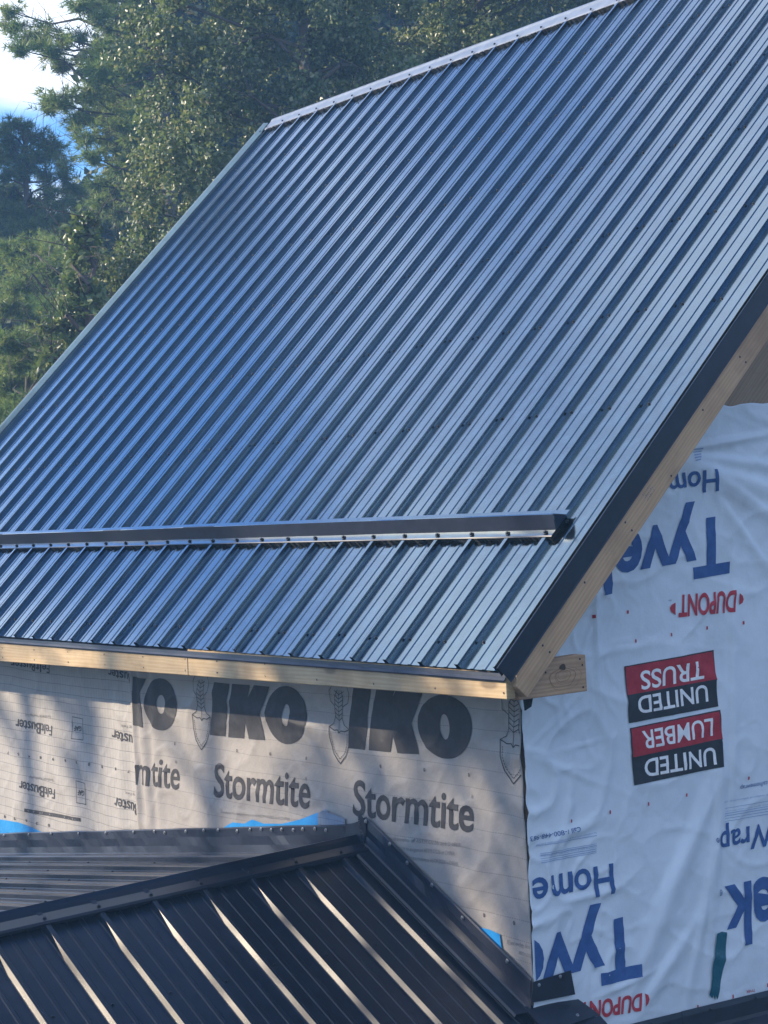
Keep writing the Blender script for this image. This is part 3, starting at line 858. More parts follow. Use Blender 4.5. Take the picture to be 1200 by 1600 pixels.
POLYS = [
([(-4.701, -1.03), (-3.983, -1.01), (-3.985, -1.03), (-4.704, -1.051)], 'ink', 'f'),
([(-1.214, -0.119), (-1.084, -0.122), (-1.128, -0.283), (-1.129, -0.33), (-1.16, -0.428), (-1.288, -0.431)], 'ink', 's'),
([(-1.038, -0.122), (-0.901, -0.128), (-0.938, -0.194), (-0.877, -0.126), (-0.697, -0.132), (-0.809, -0.295), (-0.776, -0.418), (-0.926, -0.424), (-0.947, -0.353), (-0.974, -0.423), (-1.128, -0.427), (-1.098, -0.281)], 'ink', 's'),
([(-2.422, -0.205), (-2.278, -0.206), (-2.342, -0.455), (-2.489, -0.459)], 'ink', 's'),
([(-2.254, -0.205), (-2.09, -0.203), (-2.114, -0.261), (-2.052, -0.201), (-1.919, -0.202), (-2.007, -0.336), (-1.977, -0.447), (-2.122, -0.452), (-2.148, -0.377), (-2.171, -0.453), (-2.315, -0.457)], 'ink', 's'),
([(-3.251, -0.216), (-3.114, -0.221), (-3.174, -0.296), (-3.163, -0.364), (-3.159, -0.467), (-3.274, -0.462)], 'ink', 's'),
(('ring', [(-0.408, -0.292), (-0.41, -0.308), (-0.416, -0.324), (-0.425, -0.34), (-0.436, -0.354), (-0.45, -0.368), (-0.466, -0.381), (-0.484, -0.392), (-0.504, -0.402), (-0.525, -0.41), (-0.548, -0.416), (-0.571, -0.419), (-0.594, -0.421), (-0.618, -0.421), (-0.641, -0.418), (-0.663, -0.413), (-0.684, -0.406), (-0.703, -0.397), (-0.72, -0.387), (-0.735, -0.374), (-0.747, -0.361), (-0.757, -0.346), (-0.763, -0.33), (-0.767, -0.313), (-0.767, -0.296), (-0.764, -0.279), (-0.758, -0.263), (-0.748, -0.247), (-0.736, -0.231), (-0.722, -0.217), (-0.705, -0.205), (-0.686, -0.193), (-0.665, -0.184), (-0.643, -0.177), (-0.62, -0.171), (-0.597, -0.168), (-0.573, -0.167), (-0.55, -0.168), (-0.528, -0.171), (-0.506, -0.177), (-0.486, -0.184), (-0.468, -0.193), (-0.451, -0.204), (-0.437, -0.216), (-0.426, -0.23), (-0.417, -0.244), (-0.411, -0.259), (-0.408, -0.275)], [(-0.552, -0.294), (-0.553, -0.3), (-0.555, -0.307), (-0.556, -0.313), (-0.559, -0.319), (-0.561, -0.324), (-0.565, -0.329), (-0.568, -0.334), (-0.572, -0.338), (-0.576, -0.341), (-0.58, -0.343), (-0.584, -0.344), (-0.588, -0.345), (-0.592, -0.344), (-0.596, -0.343), (-0.6, -0.341), (-0.603, -0.338), (-0.606, -0.334), (-0.609, -0.33), (-0.611, -0.325), (-0.613, -0.32), (-0.614, -0.314), (-0.615, -0.307), (-0.616, -0.301), (-0.615, -0.294), (-0.614, -0.288), (-0.613, -0.281), (-0.611, -0.275), (-0.609, -0.269), (-0.606, -0.263), (-0.603, -0.258), (-0.6, -0.254), (-0.596, -0.25), (-0.592, -0.247), (-0.588, -0.245), (-0.584, -0.244), (-0.58, -0.243), (-0.576, -0.244), (-0.572, -0.245), (-0.568, -0.247), (-0.564, -0.25), (-0.561, -0.254), (-0.559, -0.258), (-0.556, -0.263), (-0.555, -0.268), (-0.553, -0.274), (-0.552, -0.28), (-0.552, -0.287)]), 'ink', 's'),
(('ring', [(-1.607, -0.319), (-1.61, -0.335), (-1.616, -0.352), (-1.624, -0.368), (-1.636, -0.383), (-1.649, -0.397), (-1.665, -0.41), (-1.683, -0.422), (-1.703, -0.431), (-1.724, -0.439), (-1.746, -0.445), (-1.769, -0.449), (-1.792, -0.451), (-1.814, -0.45), (-1.837, -0.448), (-1.858, -0.443), (-1.879, -0.436), (-1.897, -0.427), (-1.914, -0.416), (-1.928, -0.403), (-1.94, -0.389), (-1.949, -0.374), (-1.955, -0.358), (-1.958, -0.341), (-1.958, -0.324), (-1.954, -0.306), (-1.948, -0.289), (-1.939, -0.273), (-1.927, -0.257), (-1.913, -0.243), (-1.896, -0.23), (-1.877, -0.219), (-1.857, -0.209), (-1.836, -0.201), (-1.813, -0.196), (-1.79, -0.193), (-1.767, -0.191), (-1.745, -0.192), (-1.723, -0.196), (-1.702, -0.201), (-1.682, -0.208), (-1.664, -0.218), (-1.649, -0.229), (-1.635, -0.241), (-1.624, -0.255), (-1.615, -0.27), (-1.61, -0.286), (-1.607, -0.302)], [(-1.749, -0.321), (-1.75, -0.327), (-1.751, -0.333), (-1.753, -0.339), (-1.755, -0.345), (-1.758, -0.35), (-1.761, -0.355), (-1.765, -0.359), (-1.768, -0.363), (-1.772, -0.366), (-1.776, -0.368), (-1.78, -0.369), (-1.784, -0.37), (-1.788, -0.37), (-1.792, -0.368), (-1.795, -0.366), (-1.799, -0.364), (-1.802, -0.36), (-1.804, -0.356), (-1.806, -0.351), (-1.808, -0.346), (-1.809, -0.34), (-1.81, -0.334), (-1.81, -0.328), (-1.81, -0.321), (-1.809, -0.315), (-1.808, -0.309), (-1.806, -0.303), (-1.804, -0.297), (-1.801, -0.292), (-1.798, -0.287), (-1.794, -0.282), (-1.791, -0.279), (-1.787, -0.276), (-1.783, -0.274), (-1.779, -0.273), (-1.775, -0.272), (-1.771, -0.273), (-1.767, -0.274), (-1.764, -0.276), (-1.76, -0.279), (-1.757, -0.282), (-1.755, -0.286), (-1.753, -0.291), (-1.751, -0.296), (-1.75, -0.302), (-1.749, -0.308), (-1.749, -0.314)]), 'ink', 's'),
(('ring', [(-2.812, -0.339), (-2.815, -0.356), (-2.821, -0.373), (-2.829, -0.389), (-2.84, -0.404), (-2.853, -0.418), (-2.868, -0.431), (-2.886, -0.443), (-2.904, -0.452), (-2.924, -0.46), (-2.945, -0.466), (-2.967, -0.47), (-2.988, -0.472), (-3.01, -0.471), (-3.031, -0.469), (-3.051, -0.464), (-3.07, -0.456), (-3.087, -0.447), (-3.102, -0.436), (-3.116, -0.424), (-3.126, -0.41), (-3.135, -0.394), (-3.14, -0.378), (-3.142, -0.361), (-3.142, -0.344), (-3.139, -0.327), (-3.133, -0.31), (-3.124, -0.294), (-3.112, -0.278), (-3.099, -0.264), (-3.083, -0.251), (-3.065, -0.239), (-3.046, -0.23), (-3.025, -0.222), (-3.004, -0.216), (-2.983, -0.213), (-2.961, -0.212), (-2.94, -0.213), (-2.919, -0.216), (-2.899, -0.221), (-2.881, -0.229), (-2.864, -0.238), (-2.85, -0.249), (-2.837, -0.262), (-2.827, -0.276), (-2.819, -0.29), (-2.814, -0.306), (-2.811, -0.323)], [(-2.932, -0.341), (-2.933, -0.347), (-2.934, -0.353), (-2.937, -0.359), (-2.94, -0.364), (-2.944, -0.37), (-2.948, -0.374), (-2.952, -0.378), (-2.957, -0.382), (-2.963, -0.385), (-2.968, -0.387), (-2.974, -0.388), (-2.98, -0.388), (-2.985, -0.388), (-2.991, -0.387), (-2.996, -0.385), (-3.0, -0.383), (-3.005, -0.379), (-3.009, -0.375), (-3.012, -0.371), (-3.015, -0.366), (-3.016, -0.36), (-3.018, -0.354), (-3.018, -0.348), (-3.018, -0.342), (-3.017, -0.336), (-3.015, -0.33), (-3.013, -0.324), (-3.01, -0.319), (-3.006, -0.314), (-3.002, -0.309), (-2.997, -0.305), (-2.992, -0.301), (-2.987, -0.299), (-2.981, -0.297), (-2.975, -0.295), (-2.97, -0.295), (-2.964, -0.295), (-2.959, -0.296), (-2.954, -0.298), (-2.949, -0.301), (-2.945, -0.304), (-2.941, -0.308), (-2.938, -0.313), (-2.935, -0.318), (-2.933, -0.323), (-2.932, -0.329), (-2.931, -0.335)]), 'ink', 's'),
([(1.485, 0.162), (1.502, 0.151), (1.511, 0.135), (1.505, 0.122), (1.484, 0.114)], 'red', 'g'),
([(1.14, 0.147), (1.118, 0.14), (1.109, 0.128), (1.114, 0.113), (1.137, 0.098)], 'red', 'g'),
([(0.874, -1.354), (0.887, -1.362), (0.893, -1.38), (0.887, -1.396), (0.875, -1.406)], 'red', 'g'),
([(0.676, -0.712), (0.375, -0.711), (0.374, -0.713), (0.675, -0.715)], 'fine', 'g'),
([(0.674, -0.744), (0.393, -0.742), (0.393, -0.744), (0.673, -0.746)], 'fine', 'g'),
([(0.673, -0.75), (0.393, -0.748), (0.393, -0.751), (0.673, -0.753)], 'fine', 'g'),
([(0.672, -0.763), (0.392, -0.761), (0.392, -0.763), (0.672, -0.766)], 'fine', 'g'),
([(0.672, -0.771), (0.391, -0.769), (0.391, -0.771), (0.672, -0.774)], 'fine', 'g'),
([(0.671, -0.778), (0.391, -0.775), (0.391, -0.778), (0.671, -0.78)], 'fine', 'g'),
([(1.657, -0.696), (1.347, -0.695), (1.347, -0.697), (1.657, -0.698)], 'fine', 'g'),
([(1.655, -0.718), (1.345, -0.716), (1.345, -0.719), (1.655, -0.72)], 'fine', 'g'),
([(1.655, -0.727), (1.345, -0.725), (1.345, -0.728), (1.655, -0.73)], 'fine', 'g'),
([(1.654, -0.738), (1.344, -0.736), (1.344, -0.738), (1.654, -0.741)], 'fine', 'g'),
([(1.653, -0.749), (1.343, -0.747), (1.343, -0.749), (1.653, -0.752)], 'fine', 'g'),
([(0.884, 0.134), (0.894, 0.134), (0.893, 0.121), (0.884, 0.121)], 'red', 'g'),
([(0.707, 0.129), (0.716, 0.13), (0.715, 0.117), (0.706, 0.116)], 'red', 'g'),
([(1.5, 0.047), (1.51, 0.047), (1.509, 0.033), (1.499, 0.033)], 'red', 'g'),
([(0.918, 0.019), (0.925, 0.019), (0.924, 0.006), (0.917, 0.006)], 'red', 'g'),
([(1.105, 0.029), (1.112, 0.029), (1.111, 0.016), (1.104, 0.016)], 'red', 'g'),
([(1.299, 0.041), (1.307, 0.041), (1.306, 0.028), (1.298, 0.027)], 'red', 'g'),
([(0.547, -0.635), (0.554, -0.635), (0.553, -0.647), (0.547, -0.647)], 'red', 'g'),
([(0.743, -0.626), (0.75, -0.626), (0.749, -0.639), (0.743, -0.639)], 'red', 'g'),
([(0.941, -0.62), (0.948, -0.62), (0.947, -0.633), (0.94, -0.633)], 'red', 'g'),
([(1.143, -0.61), (1.15, -0.61), (1.149, -0.623), (1.142, -0.623)], 'red', 'g'),
([(1.484, -0.584), (1.492, -0.584), (1.491, -0.597), (1.483, -0.597)], 'red', 'g'),
([(0.743, -0.626), (0.75, -0.626), (0.749, -0.64), (0.742, -0.64)], 'red', 'g'),
([(1.152, -1.452), (1.159, -1.453), (1.158, -1.467), (1.151, -1.466)], 'red', 'g'),
([(1.341, -1.445), (1.348, -1.445), (1.347, -1.46), (1.34, -1.459)], 'red', 'g'),
([(1.537, -1.434), (1.545, -1.435), (1.544, -1.449), (1.536, -1.449)], 'red', 'g'),
([(1.264, 0.753), (1.319, 0.756), (1.319, 0.75), (1.264, 0.747)], 'fine', 'g'),
([(1.266, 0.742), (1.315, 0.745), (1.314, 0.74), (1.265, 0.737)], 'fine', 'g'),
([(1.268, 0.731), (1.31, 0.734), (1.31, 0.729), (1.267, 0.726)], 'fine', 'g'),
([(1.269, 0.72), (1.306, 0.724), (1.306, 0.718), (1.269, 0.715)], 'fine', 'g'),
([(1.271, 0.709), (1.302, 0.713), (1.301, 0.708), (1.271, 0.704)], 'fine', 'g'),
([(0.855, -0.081), (1.33, -0.056), (1.338, -0.284), (0.86, -0.302)], 'black', 'g1'),
([(0.86, -0.085), (1.323, -0.062), (1.336, -0.174), (0.86, -0.193)], 'signred', 'g2'),
([(0.86, -0.193), (1.336, -0.174), (1.335, -0.177), (0.86, -0.196)], 'black', 'g2'),
([(0.862, -0.321), (1.345, -0.298), (1.346, -0.527), (0.871, -0.545)], 'black', 'g1'),
([(0.868, -0.325), (1.338, -0.304), (1.347, -0.414), (0.873, -0.436)], 'signred', 'g2'),
([(0.873, -0.436), (1.347, -0.414), (1.347, -0.417), (0.873, -0.439)], 'black', 'g2')]
LINES = [
([(-4.02, -0.468), (-3.901, -0.473), (-3.906, -0.586), (-4.031, -0.586), (-4.02, -0.468)], 0.0035, 'ink', 'f'),
([(-4.014, -0.813), (-3.901, -0.816), (-3.906, -0.929), (-4.024, -0.932), (-4.014, -0.813)], 0.0035, 'ink', 'f'),
([(-1.428, -0.348), (-1.388, -0.361), (-1.36, -0.358), (-1.348, -0.371), (-1.331, -0.36), (-1.299, -0.362), (-1.266, -0.35), (-1.278, -0.411), (-1.308, -0.464), (-1.36, -0.503), (-1.405, -0.46), (-1.425, -0.407), (-1.428, -0.348)], 0.004, 'ink', 's'),
([(-1.413, -0.372), (-1.413, -0.377)], 0.0035, 'ink', 's'),
([(-1.413, -0.381), (-1.412, -0.386)], 0.0035, 'ink', 's'),
([(-1.412, -0.391), (-1.411, -0.395)], 0.0035, 'ink', 's'),
([(-1.411, -0.4), (-1.411, -0.404)], 0.0035, 'ink', 's'),
([(-1.41, -0.409), (-1.408, -0.415)], 0.0035, 'ink', 's'),
([(-1.406, -0.42), (-1.404, -0.426)], 0.0035, 'ink', 's'),
([(-1.402, -0.431), (-1.4, -0.437)], 0.0035, 'ink', 's'),
([(-1.398, -0.442), (-1.396, -0.447)], 0.0035, 'ink', 's'),
([(-1.393, -0.452), (-1.388, -0.456)], 0.0035, 'ink', 's'),
([(-1.384, -0.46), (-1.379, -0.464)], 0.0035, 'ink', 's'),
([(-1.375, -0.468), (-1.37, -0.473)], 0.0035, 'ink', 's'),
([(-1.365, -0.477), (-1.361, -0.481)], 0.0035, 'ink', 's'),
([(-1.356, -0.482), (-1.351, -0.478)], 0.0035, 'ink', 's'),
([(-1.346, -0.474), (-1.341, -0.471)], 0.0035, 'ink', 's'),
([(-1.335, -0.467), (-1.33, -0.463)], 0.0035, 'ink', 's'),
([(-1.325, -0.46), (-1.32, -0.456)], 0.0035, 'ink', 's'),
([(-1.316, -0.452), (-1.313, -0.446)], 0.0035, 'ink', 's'),
([(-1.31, -0.441), (-1.307, -0.435)], 0.0035, 'ink', 's'),
([(-1.304, -0.43), (-1.301, -0.425)], 0.0035, 'ink', 's'),
([(-1.298, -0.419), (-1.295, -0.414)], 0.0035, 'ink', 's'),
([(-1.293, -0.409), (-1.292, -0.404)], 0.0035, 'ink', 's'),
([(-1.291, -0.399), (-1.289, -0.394)], 0.0035, 'ink', 's'),
([(-1.288, -0.389), (-1.287, -0.384)], 0.0035, 'ink', 's'),
([(-1.286, -0.379), (-1.284, -0.374)], 0.0035, 'ink', 's'),
([(-1.428, -0.348), (-1.391, -0.333), (-1.371, -0.302), (-1.371, -0.264), (-1.367, -0.218), (-1.345, -0.187)], 0.003, 'ink', 's'),
([(-1.371, -0.256), (-1.405, -0.237), (-1.408, -0.194), (-1.379, -0.163), (-1.343, -0.172)], 0.003, 'ink', 's'),
([(-1.266, -0.35), (-1.3, -0.334), (-1.313, -0.303), (-1.306, -0.265), (-1.302, -0.219), (-1.319, -0.188)], 0.003, 'ink', 's'),
([(-1.306, -0.257), (-1.269, -0.24), (-1.259, -0.197), (-1.281, -0.166), (-1.318, -0.173)], 0.003, 'ink', 's'),
([(-1.375, -0.301), (-1.343, -0.317), (-1.31, -0.302)], 0.003, 'ink', 's'),
([(-1.373, -0.282), (-1.342, -0.298), (-1.308, -0.283)], 0.003, 'ink', 's'),
([(-1.371, -0.264), (-1.34, -0.28), (-1.306, -0.265)], 0.003, 'ink', 's'),
([(-1.37, -0.245), (-1.338, -0.261), (-1.305, -0.247)], 0.003, 'ink', 's'),
([(-1.368, -0.227), (-1.337, -0.243), (-1.303, -0.228)], 0.003, 'ink', 's'),
([(-1.366, -0.208), (-1.335, -0.225), (-1.301, -0.21)], 0.003, 'ink', 's'),
([(-1.365, -0.19), (-1.333, -0.206), (-1.3, -0.192)], 0.003, 'ink', 's'),
([(-1.332, -0.188), (-1.348, -0.371)], 0.0025, 'ink', 's'),
([(-2.65, -0.372), (-2.608, -0.385), (-2.578, -0.382), (-2.565, -0.395), (-2.547, -0.384), (-2.512, -0.386), (-2.477, -0.373), (-2.49, -0.438), (-2.523, -0.495), (-2.579, -0.536), (-2.627, -0.491), (-2.648, -0.434), (-2.65, -0.372)], 0.004, 'ink', 's'),
([(-2.635, -0.397), (-2.634, -0.402)], 0.0035, 'ink', 's'),
([(-2.634, -0.407), (-2.634, -0.412)], 0.0035, 'ink', 's'),
([(-2.633, -0.417), (-2.633, -0.422)], 0.0035, 'ink', 's'),
([(-2.633, -0.427), (-2.632, -0.431)], 0.0035, 'ink', 's'),
([(-2.631, -0.437), (-2.629, -0.443)], 0.0035, 'ink', 's'),
([(-2.627, -0.448), (-2.625, -0.454)], 0.0035, 'ink', 's'),
([(-2.623, -0.46), (-2.621, -0.466)], 0.0035, 'ink', 's'),
([(-2.619, -0.471), (-2.617, -0.477)], 0.0035, 'ink', 's'),
([(-2.614, -0.482), (-2.609, -0.487)], 0.0035, 'ink', 's'),
([(-2.604, -0.491), (-2.599, -0.495)], 0.0035, 'ink', 's'),
([(-2.594, -0.5), (-2.59, -0.504)], 0.0035, 'ink', 's'),
([(-2.585, -0.508), (-2.58, -0.513)], 0.0035, 'ink', 's'),
([(-2.575, -0.514), (-2.569, -0.51)], 0.0035, 'ink', 's'),
([(-2.564, -0.506), (-2.558, -0.502)], 0.0035, 'ink', 's'),
([(-2.553, -0.498), (-2.547, -0.494)], 0.0035, 'ink', 's'),
([(-2.541, -0.49), (-2.536, -0.486)], 0.0035, 'ink', 's'),
([(-2.531, -0.481), (-2.528, -0.476)], 0.0035, 'ink', 's'),
([(-2.525, -0.47), (-2.522, -0.464)], 0.0035, 'ink', 's'),
([(-2.519, -0.459), (-2.515, -0.453)], 0.0035, 'ink', 's'),
([(-2.512, -0.447), (-2.509, -0.441)], 0.0035, 'ink', 's'),
([(-2.507, -0.436), (-2.505, -0.43)], 0.0035, 'ink', 's'),
([(-2.504, -0.425), (-2.503, -0.42)], 0.0035, 'ink', 's'),
([(-2.501, -0.415), (-2.5, -0.409)], 0.0035, 'ink', 's'),
([(-2.498, -0.404), (-2.497, -0.399)], 0.0035, 'ink', 's'),
([(-2.65, -0.372), (-2.61, -0.355), (-2.589, -0.323), (-2.588, -0.282), (-2.583, -0.232), (-2.559, -0.2)], 0.003, 'ink', 's'),
([(-2.588, -0.273), (-2.624, -0.253), (-2.626, -0.207), (-2.595, -0.174), (-2.558, -0.184)], 0.003, 'ink', 's'),
([(-2.477, -0.373), (-2.513, -0.356), (-2.527, -0.323), (-2.519, -0.283), (-2.514, -0.234), (-2.532, -0.201)], 0.003, 'ink', 's'),
([(-2.518, -0.274), (-2.479, -0.255), (-2.467, -0.21), (-2.491, -0.177), (-2.53, -0.184)], 0.003, 'ink', 's'),
([(-2.592, -0.321), (-2.559, -0.338), (-2.523, -0.322)], 0.003, 'ink', 's'),
([(-2.59, -0.301), (-2.557, -0.318), (-2.521, -0.302)], 0.003, 'ink', 's'),
([(-2.588, -0.282), (-2.555, -0.298), (-2.519, -0.283)], 0.003, 'ink', 's'),
([(-2.586, -0.262), (-2.553, -0.279), (-2.517, -0.263)], 0.003, 'ink', 's'),
([(-2.584, -0.242), (-2.551, -0.259), (-2.515, -0.243)], 0.003, 'ink', 's'),
([(-2.582, -0.222), (-2.549, -0.239), (-2.513, -0.224)], 0.003, 'ink', 's'),
([(-2.58, -0.203), (-2.547, -0.22), (-2.511, -0.204)], 0.003, 'ink', 's'),
([(-2.545, -0.2), (-2.565, -0.395)], 0.0025, 'ink', 's'),
([(-0.237, -0.319), (-0.194, -0.332), (-0.164, -0.33), (-0.151, -0.343), (-0.133, -0.332), (-0.099, -0.334), (-0.064, -0.321), (-0.075, -0.385), (-0.107, -0.441), (-0.162, -0.481), (-0.211, -0.436), (-0.233, -0.381), (-0.237, -0.319)], 0.004, 'ink', 's'),
([(-0.221, -0.344), (-0.221, -0.349)], 0.0035, 'ink', 's'),
([(-0.22, -0.353), (-0.22, -0.358)], 0.0035, 'ink', 's'),
([(-0.219, -0.363), (-0.219, -0.368)], 0.0035, 'ink', 's'),
([(-0.218, -0.373), (-0.218, -0.378)], 0.0035, 'ink', 's'),
([(-0.217, -0.383), (-0.214, -0.389)], 0.0035, 'ink', 's'),
([(-0.212, -0.394), (-0.21, -0.4)], 0.0035, 'ink', 's'),
([(-0.208, -0.406), (-0.206, -0.412)], 0.0035, 'ink', 's'),
([(-0.204, -0.417), (-0.201, -0.423)], 0.0035, 'ink', 's'),
([(-0.198, -0.428), (-0.193, -0.432)], 0.0035, 'ink', 's'),
([(-0.188, -0.437), (-0.183, -0.441)], 0.0035, 'ink', 's'),
([(-0.178, -0.445), (-0.173, -0.449)], 0.0035, 'ink', 's'),
([(-0.169, -0.454), (-0.164, -0.458)], 0.0035, 'ink', 's'),
([(-0.158, -0.459), (-0.153, -0.455)], 0.0035, 'ink', 's'),
([(-0.147, -0.451), (-0.142, -0.447)], 0.0035, 'ink', 's'),
([(-0.136, -0.443), (-0.131, -0.44)], 0.0035, 'ink', 's'),
([(-0.125, -0.436), (-0.12, -0.432)], 0.0035, 'ink', 's'),
([(-0.115, -0.428), (-0.112, -0.422)], 0.0035, 'ink', 's'),
([(-0.109, -0.416), (-0.106, -0.411)], 0.0035, 'ink', 's'),
([(-0.103, -0.405), (-0.1, -0.4)], 0.0035, 'ink', 's'),
([(-0.097, -0.394), (-0.094, -0.388)], 0.0035, 'ink', 's'),
([(-0.092, -0.383), (-0.091, -0.378)], 0.0035, 'ink', 's'),
([(-0.09, -0.373), (-0.088, -0.367)], 0.0035, 'ink', 's'),
([(-0.087, -0.362), (-0.086, -0.357)], 0.0035, 'ink', 's'),
([(-0.084, -0.352), (-0.083, -0.347)], 0.0035, 'ink', 's'),
([(-0.237, -0.319), (-0.197, -0.303), (-0.177, -0.271), (-0.178, -0.231), (-0.174, -0.182), (-0.15, -0.151)], 0.003, 'ink', 's'),
([(-0.177, -0.223), (-0.214, -0.202), (-0.218, -0.157), (-0.187, -0.125), (-0.149, -0.135)], 0.003, 'ink', 's'),
([(-0.064, -0.321), (-0.1, -0.305), (-0.115, -0.272), (-0.108, -0.232), (-0.104, -0.184), (-0.123, -0.152)], 0.003, 'ink', 's'),
([(-0.108, -0.224), (-0.068, -0.206), (-0.058, -0.162), (-0.083, -0.129), (-0.121, -0.136)], 0.003, 'ink', 's'),
([(-0.181, -0.269), (-0.147, -0.286), (-0.111, -0.271)], 0.003, 'ink', 's'),
([(-0.179, -0.25), (-0.146, -0.267), (-0.11, -0.252)], 0.003, 'ink', 's'),
([(-0.178, -0.231), (-0.144, -0.248), (-0.108, -0.232)], 0.003, 'ink', 's'),
([(-0.176, -0.211), (-0.143, -0.228), (-0.107, -0.213)], 0.003, 'ink', 's'),
([(-0.175, -0.192), (-0.141, -0.209), (-0.105, -0.194)], 0.003, 'ink', 's'),
([(-0.173, -0.173), (-0.139, -0.19), (-0.104, -0.175)], 0.003, 'ink', 's'),
([(-0.172, -0.153), (-0.138, -0.17), (-0.102, -0.156)], 0.003, 'ink', 's'),
([(-0.136, -0.151), (-0.151, -0.343)], 0.0025, 'ink', 's')]
RINGS = [
((-0.429, -0.554), 0.008, 0.0018, 'grey', 's'),
((-1.645, -0.592), 0.008, 0.0018, 'grey', 's'),
((-2.848, -0.616), 0.008, 0.0018, 'grey', 's'),
((-1.633, -0.501), 0.0075, 0.004, 'ink', 's'),
((-1.048, -0.487), 0.0075, 0.004, 'ink', 's'),
((-0.743, -0.477), 0.0075, 0.004, 'ink', 's'),
((-0.445, -0.472), 0.0075, 0.004, 'ink', 's'),
((-2.853, -0.527), 0.0075, 0.004, 'ink', 's'),
((-2.242, -0.514), 0.0075, 0.004, 'ink', 's'),
((-1.938, -0.506), 0.0075, 0.004, 'ink', 's'),
((-0.392, -1.009), 0.008, 0.004, 'ink', 's'),
((-0.206, -1.012), 0.008, 0.004, 'ink', 's'),
((1.302, -1.028), 0.013, 0.0025, 'blue', 'g'),
((1.289, -0.814), 0.01, 0.0025, 'blue', 'g')]

def clip_left(poly, lim):
    out = []
    n = len(poly)
    for i in range(n):
        a, b_ = poly[i], poly[(i + 1) % n]
        if a[0] <= lim: out.append(a)
        if (a[0] <= lim) != (b_[0] <= lim):
            t = (lim - a[0]) / (b_[0] - a[0]); out.append((lim, a[1] + t * (b_[1] - a[1])))
    return out
def clip_any(poly, ax, lim, sg):
    out = []
    n = len(poly)
    for i in range(n):
        a, b_ = poly[i], poly[(i + 1) % n]
        ia, ib = sg * a[ax] >= sg * lim, sg * b_[ax] >= sg * lim
        if ia: out.append(a)
        if ia != ib:
            t = (lim - a[ax]) / (b_[ax] - a[ax])
            out.append((a[0] + t * (b_[0] - a[0]), a[1] + t * (b_[1] - a[1])))
    return out
def clip_sheet(poly, sh):
    """print cannot run past the sheet it is on"""
    if sh == 'f': return clip_any(poly, 0, -3.245, -1)
    if sh == 's': return clip_any(clip_any(poly, 0, -3.262, 1), 0, -0.108, -1)
    return clip_any(poly, 0, 0.348, 1)

hv, _ = text_mesh('H', 0)
CAPH = max(p[1] for p in hv)
for s, ref, a, b_, t, bold, mat, sh in TEXTS:
    vs, fs = text_mesh(s, bold)
    rv, _ = text_mesh(ref, bold)
    x0 = min(p[0] for p in vs); w = max(p[0] for p in rv) - min(p[0] for p in rv)
    bu, bv = b_[0] - a[0], b_[1] - a[1]
    tu, tv = t[0] - a[0], t[1] - a[1]
    pts = [(a[0] + (x - x0) / w * bu + y / CAPH * tu, a[1] + (x - x0) / w * bv + y / CAPH * tv) for x, y in vs]
    polys = []
    for f in fs:
        q = clip_sheet([pts[i] for i in f], sh)
        if len(q) > 2: polys.append(q)
    lay('lettering', polys, INK[mat], sh)
def fill(pts):
    """any simple polygon as triangles"""
    from mathutils.geometry import tessellate_polygon
    tr = tessellate_polygon([[Vector((p[0], p[1], 0)) for p in pts]])
    return [[pts[i] for i in t_] for t_ in tr]
for pts, mat, sh in POLYS:
    if pts[0] == 'ring':
        o_, i_ = pts[1], pts[2]; n = len(o_)
        polys = [[o_[k], o_[(k + 1) % n], i_[(k + 1) % n], i_[k]] for k in range(n)]
    else: polys = fill(pts)
    polys = [q for q in (clip_sheet(p, sh) for p in polys) if len(q) > 2]
    nm = 'printed_letter' if mat == 'ink' else ('printed_panel' if mat in ('black', 'signred') else 'printed_mark')
    lay(nm, polys, INK[mat], sh)
def stroke(pts, w):
    out = []
    for (x0, y0), (x1, y1) in zip(pts, pts[1:]):
        d = Vector((x1 - x0, y1 - y0)); L = d.length
        if L < 1e-5: continue
        d /= L; n = Vector((-d.y, d.x)) * w / 2; e = d * w * 0.3
        out.append([(x0 + n.x - e.x, y0 + n.y - e.y), (x1 + n.x + e.x, y1 + n.y + e.y), (x1 - n.x + e.x, y1 - n.y + e.y), (x0 - n.x - e.x, y0 - n.y - e.y)])
    return out
groups = {}
for pts, w, mat, sh in LINES: groups.setdefault((mat, sh, round(pts[0][0] / 0.5)), []).extend(stroke(pts, w))
for (o_, r, w, mat, sh) in RINGS:
    n = 14
    ang = [2 * math.pi * k / n for k in range(n)]
    for k in range(n):
        a, c = ang[k], ang[(k + 1) % n]
        groups.setdefault((mat, sh, 'r'), []).append([(o_[0] + r * .7 * math.cos(a), o_[1] + r * math.sin(a)), (o_[0] + r * .7 * math.cos(c), o_[1] + r * math.sin(c)),
            (o_[0] + (r * .7 - w * .7) * math.cos(c), o_[1] + (r - w) * math.sin(c)), (o_[0] + (r * .7 - w * .7) * math.cos(a), o_[1] + (r - w) * math.sin(a))])
for (mat, sh, k), polys in groups.items():
    polys = [q for q in (clip_sheet(p, sh) for p in polys) if len(q) > 2]
    po = lay('printed_emblem' if k != 'r' else 'printed_marks', polys, INK[mat], sh)
    if po is not None: po['kind'] = 'stuff'

